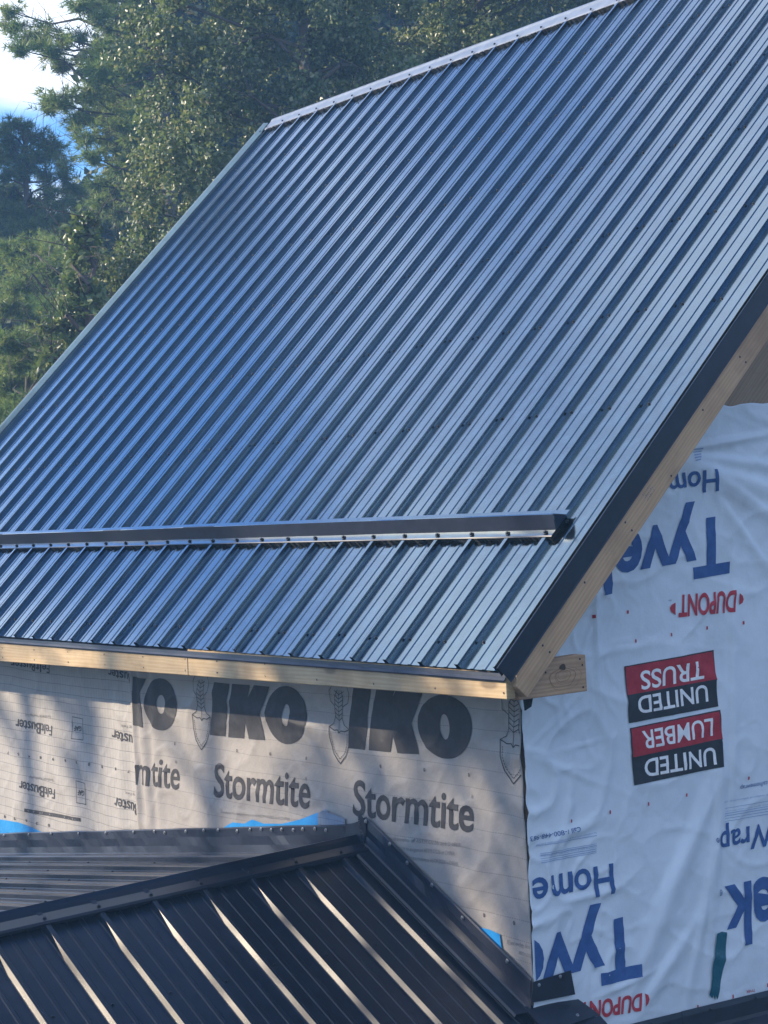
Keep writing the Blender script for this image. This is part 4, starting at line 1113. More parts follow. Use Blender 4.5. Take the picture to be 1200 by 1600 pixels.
# pieces of blue membrane showing at the foot of the wall
def patch(name, outline, hf, h0, mat, parent=house):
    polys = fill(outline)
    bm = bmesh.new(); cache = {}
    for poly in polys: 
        vs = []
        for q in poly:
            k = (round(q[0], 4), round(q[1], 4))
            if k not in cache: cache[k] = bm.verts.new((k[0], k[1], 0))
            vs.append(cache[k])
        if len(set(vs)) == 3: bm.faces.new(vs)
    for ax in (0, 1):
        lo = min(v.co[ax] for v in bm.verts); hi = max(v.co[ax] for v in bm.verts)
        k = math.floor(lo / 0.02) + 1
        while k * 0.02 < hi:
            co = [0, 0, 0]; co[ax] = k * 0.02; no = [0, 0, 0]; no[ax] = 1
            bmesh.ops.bisect_plane(bm, geom=bm.verts[:] + bm.edges[:] + bm.faces[:], plane_co=co, plane_no=no, dist=1e-6); k += 1
    for v in bm.verts: v.co = p_wall(v.co.x, v.co.y, hf(v.co.x, v.co.y) + h0)
    return bm_obj(name, bm, mat, parent, True)
patch('blue_membrane', [(-5.9, -1.235), (-5.4, -1.165), (-5.077, -1.132), (-4.803, -1.120), (-4.62, -1.128), (-4.45, -1.142), (-4.45, -1.30), (-5.9, -1.40)], h_felt, 0.006, M_BLUE)
patch('blue_membrane', [(-2.39, -0.885), (-2.30, -0.852), (-2.20, -0.848), (-2.12, -0.820), (-2.02, -0.828), (-1.86, -0.812), (-1.76, -0.790), (-1.70, -0.776), (-1.551, -0.730), (-1.551, -0.93), (-2.39, -1.0)], h_s2, 0.006, M_BLUE)
M_GRIDB = sheet_mat('felt_scrap', (0.20, 0.25, 0.33), 30, 0.5, 0.4, dict(h=0.03, hw=0.0012, v=0.022, vw=0.001, a=0.6), 0.2)
patch('felt_scrap', [(-1.549, -0.730), (-1.482, -0.708), (-1.455, -0.722), (-1.338, -0.735), (-1.338, -0.90), (-1.549, -0.90)], h_s2, 0.008, M_GRIDB)
patch('blue_membrane', [(-0.425, -1.060), (-0.350, -1.058), (-0.292, -1.066), (-0.283, -1.130), (-0.30, -1.2), (-0.45, -1.2)], h_s2, 0.006, M_BLUE)
# torn strip of teal tape on the wrap
tp = [(1.270, -1.186), (1.297, -1.183), (1.326, -1.191), (1.318, -1.24), (1.307, -1.301), (1.280, -1.375), (1.262, -1.440), (1.256, -1.449), (1.249, -1.432), (1.244, -1.450), (1.236, -1.428), (1.228, -1.438), (1.214, -1.422), (1.232, -1.36), (1.235, -1.323), (1.252, -1.26)]
SHEETS['tape'] = (house, h_wrap, p_gable, 0.006)
tape = lay('tape_strip', fill(tp), M_TAPE, 'tape')

# ------------------------------------------------------------------ the lower roof in front
porch = empty('porch_roof', (-1.0, -1.6, -6.0), 'low dark steel hip roof with standing ribs against the grey membrane wall', 'porch roof')
kA = 0.4675
nA = Vector((kA, 0, 1)).normalized()
bA = Vector((-1, 0, kA)).normalized()
RH = 0.022
def zA(x): return -0.84 - kA * (x + 1.138)           # plane of the rib tops
AP0 = Vector((-1.232, 0.352, -0.794)); AP1 = Vector((-1.118, -1.377, -0.848))
apd = (AP1 - AP0) / (AP1.y - AP0.y)
def apex(y): return AP0 + apd * (y - AP0.y)
LA = 2.6
# right hand slope: panels run from under the ridge cap down to the eave
yr0 = 0.182
Y_A = []
for p in range(4):
    ys = yr0 + S - 4 * S * p + (0 if p else 0)
    top = -1.165 if p == 0 else -1.165 + 0.035 * p
    org = Vector((top + LA * -bA.x * 1.0, ys, 0))
    xe = top + LA * 0.906
    org = Vector((xe, ys, zA(xe))) - nA * RH
    mw = Matrix(((0, bA.x, nA.x, org.x), (1, bA.y, nA.y, org.y), (0, bA.z, nA.z, org.z), (0, 0, 0, 1)))
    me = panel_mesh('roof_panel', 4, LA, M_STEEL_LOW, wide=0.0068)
    if p == 0:
        # cut the first panel at the wall
        bm = bmesh.new(); bm.from_mesh(me)
        bmesh.ops.bisect_plane(bm, geom=bm.verts[:] + bm.edges[:] + bm.faces[:], plane_co=(YW - 0.012 - ys, 0, 0), plane_no=(1, 0, 0), clear_outer=True)
        bm.to_mesh(me); bm.free()
    o = bpy.data.objects.new('roof_panel', me); o.matrix_world = mw; link(o, porch)
    v, f = [], []
    for s in np.arange(0.2, LA, 0.6):
        for k in range(4): screw_geo(v, f, -(k + 1) * S + 0.04, s, 0)
    so = mesh_obj('screws', v, f, M_SCREWP, None, local=mw); 
    so.parent = o; so.matrix_parent_inverse = o.matrix_world.inverted(); so['kind'] = 'stuff'
# left hand slope, much flatter
kB = 0.1208; tY = 0.036
bB = Vector((1, 0, kB)).normalized()
aB = Vector((0, -1, -tY)); aB = (aB - bB * aB.dot(bB)).normalized()
nB = aB.cross(bB).normalized()
def zB(x, y): return -0.873 + kB * (x + 1.235) + tY * (y - 0.36)
for p in range(4):
    yo = YW - 0.10 - 4 * S * (4 - p) 
    # origin at the low end; ribs step towards the wall
    xlow = -8.6
    org = Vector((xlow, yo, zB(xlow, yo))) - nB * RH
    mw = Matrix(((aB.x, bB.x, nB.x, org.x), (aB.y, bB.y, nB.y, org.y), (aB.z, bB.z, nB.z, org.z), (0, 0, 0, 1)))
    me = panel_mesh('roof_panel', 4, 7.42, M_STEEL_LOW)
    o = bpy.data.objects.new('roof_panel', me); o.matrix_world = mw; link(o, porch)
    v, f = [], []
    for s in np.arange(7.25, 0, -0.75):
        for k in range(4): screw_geo(v, f, -(k + 1) * S + 0.04, s, 0)
    so = mesh_obj('screws', v, f, M_SCREWP, None, local=mw)
    so.parent = o; so.matrix_parent_inverse = o.matrix_world.inverted(); so['kind'] = 'stuff'
# strip that closes the flat slope next to the wall
bm = bmesh.new()
prism(bm, [(-8.6, YW - 0.002, zB(-8.6, YW) - 0.024), (-1.2, YW - 0.002, zB(-1.2, YW) - 0.024), (-1.2, YW - 0.12, zB(-1.2, YW - .12) - 0.024), (-8.6, YW - 0.12, zB(-8.6, YW - .12) - 0.024)], (0, 0, -0.002))
bm_obj('valley_sheet', bm, M_STEEL_LOW, porch)
# ridge cap between the slopes
def cap_ring(y):
    p = apex(y)
    w = 0.005 * nz(y * 2.2, 0.4, 61)
    dR = -bA          # down the right slope
    dL = Vector((-1, 0, -kB)).normalized()
    wl, wr = 0.155, 0.118 + 0.0
    low = p + dR * wr
    low.z = zA(low.x) + 0.004
    return [low - nA * 0.010 + dR * 0.002, low, low + nA * 0.004 - dR * 0.012, p + dR * 0.045 + nA * (-0.004) + Vector((0, 0, w * 0.4)), p + dR * 0.020 + Vector((0, 0, 0.004)), p + Vector((0, 0, 0.008 + w * 0.3)), p + dL * 0.025 + Vector((0, 0, 0.006)), p + dL * 0.06 + Vector((0, 0, -0.004)),
            p + dL * wl + Vector((0, 0, -0.030)), p + dL * (wl + 0.004) + Vector((0, 0, -0.045))]
def ring_strip(name, fn, ts, mat, parent, t=0.0015):
    V, F_ = [], []
    rings = [fn(a) for a in ts]
    k = len(rings[0])
    for r in rings: V += r
    for i in range(len(ts) - 1):
        for j in range(k - 1): F_.append((i * k + j, i * k + j + 1, (i + 1) * k + j + 1, (i + 1) * k + j))
    o = mesh_obj(name, V, F_, mat, parent, smooth=False)
    md = o.modifiers.new('thickness', 'SOLIDIFY'); md.thickness = t; md.offset = -1
    return o
pcap = ring_strip('ridge_cap', cap_ring, span(0.335, -3.4, 0.08), M_STEEL_LOW, porch)
ribs_y = [yr0 - S * k for k in range(0, 15)]
screw_obj([(lambda q: Vector((q.x, y, zA(q.x) + 0.006)))(apex(y) - bA * 0.088) for y in ribs_y], nA, M_SCREWP, pcap, 0.0075, 0.007)
# wall flashings: upright leg with screws along its top edge, flat leg on the ribs
def flash(name, xs, zf, hgt, nrm, seed, top=0.0, flat=0.10):
    def fn(x):
        w = 0.0060 * nz(x * 3.1, 0.1, seed) + 0.0034 * nz(x * 10, 0.3, seed + 1)
        z = zf(x)
        h0 = 0.020
        y0 = YW - 0.036
        hh = hgt + 0.004 * nz(x * 3.1, 2.0, seed) + (top(x) if callable(top) else 0)
        return [Vector((x, y0 + 0.003, z + hh + 0.002)), Vector((x, y0 - 0.002 + 0.5 * w, z + hh - 0.004)), Vector((x, y0 - 0.003 - w, z + hh * 0.66)), Vector((x, y0 - 0.004 + w, z + hh * 0.33)), Vector((x, y0 - 0.008, z + 0.008)),
                Vector((x, y0 - 0.014, z + 0.002)), Vector((x, y0 - flat * 0.9, z + 0.0015)), Vector((x, y0 - flat, z - 0.006))]
    o = ring_strip(name, fn, xs, M_TRIM, porch)
    return o
fR = flash('wall_flashing', span(-1.165, -0.098, 0.035), lambda x: zA(x) + 0.003, 0.118, nA, 71, flat=0.085)
screw_obj([Vector((x, YW - 0.036 - 0.005, zA(x) + 0.108 + random.uniform(-.006, .006))) for x in (-1.155, -0.985, -0.865, -0.70, -0.505, -0.23)], (0, -1, 0), M_SCREW, fR, 0.008, 0.006)
fL = flash('wall_flashing', span(-6.8, -1.30, 0.06), lambda x: zB(x, YW) + 0.004, 0.122, nB, 81, flat=0.075)
sx = [-4.60, -4.30, -3.95, -3.62, -3.30, -3.07, -2.96, -2.74, -2.56, -2.42, -2.24, -2.12, -2.02, -1.93, -1.84, -1.74, -1.66, -1.56, -1.47, -4.95, -5.3]
screw_obj([Vector((x, YW - 0.036 - 0.005, zB(x, YW) + 0.112 + random.uniform(-.008, .006))) for x in sx], (0, -1, 0), M_SCREW, fL, 0.0075, 0.006)
# bent piece at the peak where both flashings meet
def peakfn(x):
    t = (x + 1.32) / 0.18
    zt = zB(-1.3, YW) + 0.128 + 0.045 * t * t + 0.012 * t
    return [Vector((x, YW - 0.038, zt)), Vector((x, YW - 0.042, zt - 0.05)), Vector((x, YW - 0.046, zt - 0.11)), Vector((x, YW - 0.060, zt - 0.14))]
ring_strip('flashing_corner', peakfn, span(-1.315, -1.165, 0.02), M_TRIM, porch)
bm = bmesh.new()
zp = -0.712
prism(bm, [(-1.205, YW - 0.044, zp - 0.05), (-1.206, YW - 0.044, zp + 0.008), (-1.188, YW - 0.044, zp + 0.014), (-1.165, YW - 0.044, zp - 0.002), (-1.150, YW - 0.044, zp - 0.022), (-1.150, YW - 0.044, zp - 0.06)], (0, -0.0015, 0))
bm_obj('flashing_tab', bm, M_TRIM, porch)
# ragged snipped edge, catches the light
v, f = [], []
rr = random.Random(8)
for k in range(22):
    t = k / 21
    p = Vector((-1.200, YW - 0.047, -0.715)).lerp(Vector((-1.120, YW - 0.075, -0.825)), t)
    p += Vector((rr.uniform(-.004, .004), rr.uniform(-.004, .002), rr.uniform(-.003, .003)))
    s_ = rr.uniform(0.003, 0.006)
    i = len(v)
    v += [p, p + Vector((s_, -s_ * .4, 0)), p + Vector((s_ * .3, -s_ * .3, s_)), p + Vector((0, s_ * .5, s_ * .5))]
    f += [(i, i + 1, i + 2), (i, i + 2, i + 3)]
o = mesh_obj('snipped_edge', v, f, M_SCREW, porch); o['kind'] = 'stuff'
# corner flashing turned round on to the wrapped wall
bm = bmesh.new()
prism(bm, [(-0.088, 0.312, -1.288), (-0.088, 0.325, -1.212), (-0.088, 0.508, -1.200), (-0.088, 0.524, -1.294)], (0.0018, 0, 0))
cf = bm_obj('corner_flashing', bm, M_TRIM, porch)
screw_obj([Vector((-0.086, 0.352, -1.228)), Vector((-0.086, 0.455, -1.214))], (1, 0, 0), M_SCREW, cf, 0.006, 0.005)
bm = bmesh.new()
pl = [(-0.118, 0.300, zA(-0.118) + 0.012), (-0.089, 0.540, zA(-0.10) + 0.010), (0.000, 0.566, zA(0.0) + 0.010), (0.012, 0.40, zA(0.02) + 0.012), (0.02, 0.29, zA(0.02) + 0.012)]
prism(bm, pl, (0, 0, -0.0018))
cp = bm_obj('corner_plate', bm, M_TRIM, porch)
screw_obj([Vector((-0.02, 0.475, zA(-0.02) + 0.011))], nA, M_SCREW, cp, 0.006, 0.006)
bm = bmesh.new()
prism(bm, [(-0.02, 0.30, zA(0) - 0.004), (0.001, 0.567, zA(0) + 0.007), (0.24, 0.567, zA(0.24) - 0.02), (0.24, 0.30, zA(0.24) - 0.02)], (0, 0, -0.05))
bm_obj('eave_return', bm, M_TRIM, porch)
# low roof that runs along the wrapped gable wall: base flashing and steel below it
def fnG(y):
    z = -1.462 - 0.006 * (y - 1.0)
    w = 0.003 * nz(y * 3, 0.2, 91)
    return [Vector((-0.092, y, z + 0.002)), Vector((-0.086 + w, y, z - 0.02)), Vector((-0.084, y, z - 0.075)), Vector((-0.07, y, z - 0.085)), Vector((0.06, y, z - 0.135)), Vector((0.9, y, z - 0.50))]
gf = ring_strip('wall_flashing', fnG, span(0.52, 1.075, 0.09), M_TRIM, porch)
gf2 = ring_strip('wall_flashing', lambda y: [p + Vector((0.002, 0, 0.002)) for p in fnG(y)], span(1.06, 6.4, 0.2), M_TRIM, porch)
screw_obj([Vector((-0.082, y, -1.478)) for y in (0.75, 0.9, 1.21, 1.46, 1.7)], (1, 0, 0), M_SCREWP, gf, 0.006, 0.005)
# posts and beam that carry the low roof
m, nt, b = new_mat('post_wood'); b.inputs['Base Color'].default_value = (0.3, 0.22, 0.14, 1); b.inputs['Roughness'].default_value = 0.7; M_POST = m
bm = bmesh.new(); xe = -1.165 + LA * 0.906
prism(bm, [(xe - 0.15, -2.9, zA(xe) - 0.06), (xe - 0.15, 0.3, zA(xe) - 0.06), (xe - 0.15, 0.3, zA(xe) - 0.28), (xe - 0.15, -2.9, zA(xe) - 0.28)], (0.1, 0, 0))
bm_obj('beam', bm, M_POST, porch)
for y in (-2.8, -1.2, 0.2):
    bm = bmesh.new(); prism(bm, [(xe - 0.16, y - 0.06, -6), (xe - 0.04, y - 0.06, -6), (xe - 0.04, y + 0.06, -6), (xe - 0.16, y + 0.06, -6)], (0, 0, 6 + zA(xe) - 0.282))
    bm_obj('post', bm, M_POST, porch)

# ------------------------------------------------------------------ ground
m, nt, b = new_mat('ground_grass')
v = coords(nt)
nt.links.new(nmix(nt, ramp(nt, noise_tex(nt, v, 0.25, 6, 0.7), 0.35, 0.65), (0.022, 0.035, 0.014), (0.05, 0.042, 0.03)), b.inputs['Base Color'])
b.inputs['Roughness'].default_value = 0.9
g = mesh_obj('ground', [(-600, -600, -6.004), (600, -600, -6.004), (600, 600, -6.004), (-600, 600, -6.004)], [(0, 1, 2, 3)], m)
g['kind'] = 'structure'

# ------------------------------------------------------------------ trees
def leaf_mat(name, c1, c2, c3, rough, transl, spec=0.5):
    m, nt, b = new_mat(name)
    at_ = nt.nodes.new('ShaderNodeAttribute'); at_.attribute_name = 'tint'
    v = coords(nt)
    n1 = noise_tex(nt, v, 0.9, 3, 0.6)
    col = nmix(nt, ramp(nt, n1, 0.35, 0.65), c1, c2)
    col = nmix(nt, nmath(nt, 'MULTIPLY', ramp(nt, at_.outputs['Fac'], 0.72, 1.0), 0.8), col, c3)
    hs = nt.nodes.new('ShaderNodeHueSaturation')
    nt.links.new(col, hs.inputs['Color'])
    nt.links.new(nmath(nt, 'ADD', nmath(nt, 'MULTIPLY', at_.outputs['Fac'], 0.7), 0.65), hs.inputs['Value'])
    nt.links.new(hs.outputs[0], b.inputs['Base Color'])
    b.inputs['Roughness'].default_value = rough
    b.inputs['Specular IOR Level'].default_value = spec
    tr = nt.nodes.new('ShaderNodeBsdfTranslucent')
    nt.links.new(hs.outputs[0], tr.inputs['Color'])
    mx = nt.nodes.new('ShaderNodeMixShader'); mx.inputs[0].default_value = transl
    nt.links.new(b.outputs[0], mx.inputs[1]); nt.links.new(tr.outputs[0], mx.inputs[2])
    nt.links.new(mx.outputs[0], nt.nodes['Material Output'].inputs['Surface'])
    return m
M_OAK = leaf_mat('oak_leaves', (0.11, 0.165, 0.05), (0.16, 0.21, 0.06), (0.28, 0.26, 0.13), 0.42, 0.42, 1.0)
M_BUSH = leaf_mat('young_leaves', (0.09, 0.15, 0.04), (0.13, 0.19, 0.05), (0.24, 0.24, 0.07), 0.38, 0.35, 0.7)
M_NEEDLE = leaf_mat('pine_needles', (0.14, 0.23, 0.07), (0.22, 0.30, 0.08), (0.28, 0.29, 0.10), 0.5, 0.4, 0.4)
M_NEEDLE2 = leaf_mat('pine_needles_bluish', (0.11, 0.19, 0.08), (0.17, 0.245, 0.085), (0.23, 0.24, 0.09), 0.5, 0.35, 0.4)
M_FAR = leaf_mat('far_leaves', (0.045, 0.075, 0.03), (0.065, 0.095, 0.034), (0.11, 0.11, 0.05), 0.5, 0.35, 0.4)
m, nt, b = new_mat('bark')
v = coords(nt, (1, 1, 0.3))
nt.links.new(nmix(nt, noise_tex(nt, v, 9, 5, 0.7), (0.055, 0.043, 0.034), (0.13, 0.105, 0.085)), b.inputs['Base Color']); b.inputs['Roughness'].default_value = 0.9
add_bump(nt, b, noise_tex(nt, v, 14, 5, 0.7), 0.8, 0.03); M_BARK = m

VR, VD, VF = [np.array(a) for a in CAMR]; VC = np.array(CAMC)
def at(px, py, D):
    """the point seen at a photo pixel, D metres in front of the lens (measuring aid for far trees)"""
    return VC + D * (VF + VR * (px - 600) / FPX + VD * (py - 800) / FPX)

def unit(n):
    a = rng.normal(size=(n, 3)); return a / np.linalg.norm(a, axis=1)[:, None]
def build_faces(name, V, F_, tint, mat, parent):
    me = bpy.data.meshes.new(name)
    nv, nf, k = len(V), len(F_), F_.shape[1]
    me.vertices.add(nv); me.vertices.foreach_set('co', V.astype(np.float32).ravel())
    me.loops.add(nf * k); me.loops.foreach_set('vertex_index', F_.astype(np.int32).ravel())
    me.polygons.add(nf); me.polygons.foreach_set('loop_start', np.arange(0, nf * k, k, dtype=np.int32))
    me.polygons.foreach_set('loop_total', np.full(nf, k, dtype=np.int32))
    me.update(calc_edges=True)
    a = me.attributes.new('tint', 'FLOAT', 'FACE'); a.data.foreach_set('value', tint.astype(np.float32))
    me.materials.append(mat)
    return link(bpy.data.objects.new(name, me), parent)
def leaves(P, L, W, droop=0.3):
    """folded leaves: two triangles hinged on the midrib"""
    n = len(P)
    d = unit(n); d[:, 2] -= droop; d /= np.linalg.norm(d, axis=1)[:, None]
    s = np.cross(d, unit(n)); s /= np.linalg.norm(s, axis=1)[:, None] + 1e-9
    u = np.cross(s, d)
    L = L * rng.uniform(0.6, 1.25, n)[:, None]; W = W * rng.uniform(0.7, 1.2, n)[:, None]
    a = P; c = P + d * L
    mid = P + d * L * 0.5
    l = mid + s * W * 0.5 + u * W * 0.22; r = mid - s * W * 0.5 + u * W * 0.22
    V = np.stack([a, l, c, r], 1).reshape(-1, 3)
    i = np.arange(n) * 4
    F_ = np.stack([np.stack([i, i + 1, i + 2], 1), np.stack([i, i + 2, i + 3], 1)], 1).reshape(-1, 3)
    t = np.repeat(rng.random(n), 2)
    return V, F_, t
def clump_points(C, rad, n, ncl, clr):
    """n points in ncl small clusters spread through an ellipsoid, denser at its skin"""
    cc = unit(ncl) * (rng.random(ncl)[:, None] ** 0.45) * rad + C
    k = rng.integers(0, ncl, n)
    return cc[k] + unit(n) * (rng.random(n)[:, None] ** 0.5) * clr * rng.uniform(0.6, 1.3, n)[:, None]
def branchwork(parent, base, top, r, targets, rt=0.010, kr=0.12):
    V, F_ = [], []
    base = Vector(base); top = Vector(top)
    pts = [base.lerp(top, k / 6) + Vector((random.uniform(-.12, .12), random.uniform(-.12, .12), 0)) * (0 if k in (0,) else 1) for k in range(7)]
    for k in range(6): tube(V, F_, pts[k], pts[k + 1], r * (1 - k / 7.5), r * (1 - (k + 1) / 7.5), 9)
    trunk = mesh_obj('trunk', V, F_, M_BARK, parent, True)
    V, F_ = [], []
    for t in targets:
        t = Vector(t)
        # leave the trunk somewhat below the clump
        zt = t.z - 0.35 * ((t - Vector((top.x, top.y, t.z))).length) 
        f = min(0.97, max(0.15, (zt - base.z) / max(0.1, top.z - base.z)))
        k = min(5, int(f * 6)); st = pts[k].lerp(pts[k + 1], f * 6 - k)
        m1 = st.lerp(t, 0.4) + Vector((random.uniform(-.2, .2), random.uniform(-.2, .2), random.uniform(-.05, .25)))
        m2 = st.lerp(t, 0.75) + Vector((random.uniform(-.15, .15), random.uniform(-.15, .15), random.uniform(-.1, .15)))
        rr_ = max(rt, r * kr)
        tube(V, F_, st, m1, rr_, rr_ * .75, 6); tube(V, F_, m1, m2, rr_ * .75, rr_ * .5, 6); tube(V, F_, m2, t, rr_ * .5, rr_ * .25, 5)
        for q in range(5):
            e = t + Vector(unit(1)[0]) * random.uniform(0.3, 0.7) + Vector((0, 0, 0.1))
            tube(V, F_, m2.lerp(t, random.random()), e, rr_ * .25, rr_ * .08, 4)
    bo = mesh_obj('branches', V, F_, M_BARK, parent, True); bo['kind'] = 'stuff'

def broadleaf(label, D, lobes, trunk_px, mat=None, L=0.058, W=0.040, dens=1.0, group=None, name='oak_tree', cl=0.20, extra=()):
    """lobes: (px, py, radius in metres, depth offset)"""
    base = at(trunk_px[0], 800, D); base[2] = -6.0
    t = empty(name, tuple(base), label, 'tree', group)
    Ps, tg = [], []
    for px, py, r, dz in lobes:
        c = at(px, py, D + dz); tg.append(c)
        n = int(4800 * r * r * dens)
        Ps.append(clump_points(c, np.array([r, r, r * 0.8]), n, max(6, int(26 * r * r)), cl))
    P = np.concatenate(Ps)
    V, F_, ti = leaves(P, L, W)
    o = build_faces('crown', V, F_, ti, mat or M_OAK, t)
    top = at(trunk_px[0], trunk_px[1], D)
    branchwork(t, base, top, 0.22, tg[::1])
    return t
def needles(P, out, ln, wd, per):
    n = len(P)
    d0 = np.repeat(out, per, 0) * 0.75 + unit(n * per) * 0.8
    d0 /= np.linalg.norm(d0, axis=1)[:, None]
    a = np.repeat(P, per, 0)
    s = np.cross(d0, unit(n * per)); s /= np.linalg.norm(s, axis=1)[:, None] + 1e-9
    l = ln * rng.uniform(0.6, 1.2, n * per)[:, None]
    V = np.stack([a - s * wd / 2, a + s * wd / 2, a + d0 * l], 1).reshape(-1, 3)
    F_ = np.arange(n * per * 3).reshape(-1, 3)
    return V, F_, np.repeat(rng.random(n), per)
def pine(label, D, clumps, trunk_px, mat=None, dens=1.0, ln=0.14, wd=0.011, group=None, per=12, name='pine_tree', r=0.2):
    base = at(trunk_px[0], 800, D); base[2] = -6.0
    t = empty(name, tuple(base), label, 'tree', group)
    Vs, Fs, Ts, tg = [], [], [], []
    off = 0
    for px, py, rx, ry in clumps:
        m_ = D / FPX
        c = at(px, py, D + rng.uniform(-0.9, 0.9)); tg.append(c)
        rad = np.array([rx * m_, rx * m_, ry * m_])
        n = int(max(40, 5200 * rad[0] * max(rad[2], 0.12) * dens))
        # twigs: short rising shoots carrying tufts
        nt_ = max(5, n // 6)
        q = unit(nt_) * (rng.random(nt_)[:, None] ** 0.4) * rad + c
        dirs = (q - c); dirs /= np.linalg.norm(dirs, axis=1)[:, None] + 1e-9
        dirs[:, 2] = dirs[:, 2] * 0.4 + 0.35
        k = rng.integers(0, nt_, n)
        st = rng.random(n)[:, None]
        P = q[k] + dirs[k] * (st - 0.5) * 0.32 + unit(n) * 0.05
        V, F_, ti = needles(P, dirs[k], ln, wd, per)
        Vs.append(V); Fs.append(F_ + off); Ts.append(ti); off += len(V)
    build_faces('crown', np.concatenate(Vs), np.concatenate(Fs), np.concatenate(Ts), mat or M_NEEDLE, t)
    top = at(trunk_px[1], trunk_px[2], D)
    branchwork(t, base, top, r, tg)
    return t

# the big oak that stands right behind the house
broadleaf('broad oak with glossy dark green leaves rising behind the left end of the steel roof', 20.0,
  [(330, 60, 0.62, 0), (430, 30, 0.7, .5), (540, 40, 0.7, 0), (300, 165, 0.6, .4), (390, 150, 0.65, -.4), (480, 130, 0.65, .3), (570, 110, 0.6, 0), (250, 240, 0.5, 0), (330, 260, 0.6, -.3),
   (420, 230, 0.6, .6), (230, 330, 0.5, .3), (300, 350, 0.6, 0), (360, 330, 0.5, .5), (190, 400, 0.5, 0), (250, 430, 0.6, -.2), (150, 430, 0.4, .2), (170, 490, 0.5, 0), (130, 510, 0.38, -.2), (110, 530, 0.3, 0), (120, 560, 0.22, -.3),
   (220, 480, 0.6, .4), (260, 20, 0.5, .3), (235, 100, 0.35, 0), (520, 190, 0.5, .8), (640, 70, 0.55, .6), (350, -60, 0.9, 0), (480, -80, 0.9, 0), (600, -40, 0.8, 0.4), (420, -190, 1.1, 0), (560, -200, 1.0, 0), (300, -150, 0.7, 0), (480, -320, 1.0, 0),
   (330, 480, 0.8, .8), (430, 400, 0.8, 1.0), (330, 620, 0.8, .8), (160, 600, 0.4, .6), (240, 600, 0.8, .6)],
  (470, -150), dens=1.15)
broadleaf('smaller oak with browning leaf tips beyond the middle of the roof ridge', 21.5,
  [(690, 30, 0.6, 0), (640, 90, 0.5, 0), (760, 20, 0.55, .3), (720, 80, 0.5, 0), (620, 130, 0.45, .4), (800, -30, 0.7, 0), (700, -70, 0.8, 0), (880, -10, 0.5, 0), (760, -160, 0.9, 0), (870, -120, 0.8, 0), (790, 60, 0.4, 0), (950, -60, 0.7, .3), (560, 90, 0.4, .8)],
  (760, -120), dens=0.95)
broadleaf('leafy young shoots at the edge of the oak in front of the pines', 18.6,
  [(100, 490, 0.16, 0), (85, 515, 0.13, 0), (112, 535, 0.14, 0), (78, 545, 0.08, 0), (118, 400, 0.14, 0), (125, 365, 0.14, 0), (140, 340, 0.12, 0), (75, 560, 0.07, 0), (150, 520, 0.25, 0.2), (135, 470, 0.2, 0), (110, 440, 0.16, 0)],
  (150, 430), mat=M_BUSH, L=0.085, W=0.055, dens=1.5, name='oak_sapling', cl=0.10)
# pines to the left
pine('tall white pine reaching a bare limb across the white cloud', 26.0,
  [(12, 18, 12, 12), (22, 40, 12, 9), (40, 60, 16, 10), (30, 78, 14, 6), (62, 66, 12, 9), (70, 48, 9, 7), (82, 78, 17, 9), (100, 62, 13, 8), (92, 100, 20, 10), (128, 62, 8, 8), 
   (142, 95, 14, 12), (160, 85, 16, 16), (185, 75, 18, 14), (168, 112, 24, 14), (78, 168, 14, 7), (98, 160, 22, 12), (140, 145, 26, 14), (180, 150, 28, 16), (205, 110, 26, 22), (120, 190, 18, 10), (150, 182, 24, 14),
   (190, 195, 26, 16), (215, 170, 22, 20), (135, 215, 16, 10), (165, 225, 24, 14), (205, 235, 22, 18), (148, 245, 16, 8), (185, 262, 20, 12), (160, 320, 16, 10), (175, 295, 18, 14), (150, 290, 12, 8), (185, 330, 18, 14),
   (122, 5, 14, 8), (145, 8, 18, 10), (175, 3, 24, 16), (205, 12, 24, 16), (150, 28, 12, 7), (168, 44, 12, 7), (188, 38, 16, 9), (215, 40, 18, 10), (200, 52, 10, 6), (230, 70, 16, 18), (220, 210, 20, 26), (160, -40, 34, 22), (215, -50, 40, 26), (190, -120, 44, 30), (240, -150, 40, 30)],
  (262, 245, -260), dens=1.0)
pine('open crowned pine at the left edge with its trunk showing', 31.0,
  [(5, 200, 18, 12), (30, 196, 12, 12), (18, 222, 22, 14), (48, 215, 14, 12), (72, 222, 14, 12), (88, 232, 12, 10), (60, 245, 20, 14), (28, 250, 22, 14), (95, 252, 11, 10), (8, 275, 18, 14), (40, 275, 14, 12), (72, 275, 13, 10), (100, 275, 12, 9), (22, 305, 22, 12), (78, 300, 14, 8),
   (110, 290, 10, 8), (90, 318, 20, 10), (60, 322, 18, 10), (112, 312, 14, 9), (20, 335, 24, 12), (75, 342, 24, 12), (105, 338, 16, 9), (45, 355, 26, 12), (125, 300, 10, 6), (0, 240, 14, 14), (5, 310, 14, 16), (90, 365, 24, 12), (15, 365, 22, 12)],
  (52, 46, 195), mat=M_NEEDLE2, dens=1.0, r=0.16)
pine('dense light green pine filling the lower left below the open one', 23.0,
  [(15, 390, 30, 14), (60, 385, 24, 12), (95, 395, 26, 14), (30, 415, 34, 16), (120, 410, 24, 16), (80, 425, 30, 16), (25, 450, 30, 14), (65, 455, 30, 15), (105, 450, 26, 16), (140, 440, 22, 20), (10, 480, 28, 14), (50, 490, 30, 14), (90, 480, 26, 14), (130, 480, 24, 18)],
  (70, 62, 385), dens=1.5, ln=0.11, wd=0.010, r=0.14)
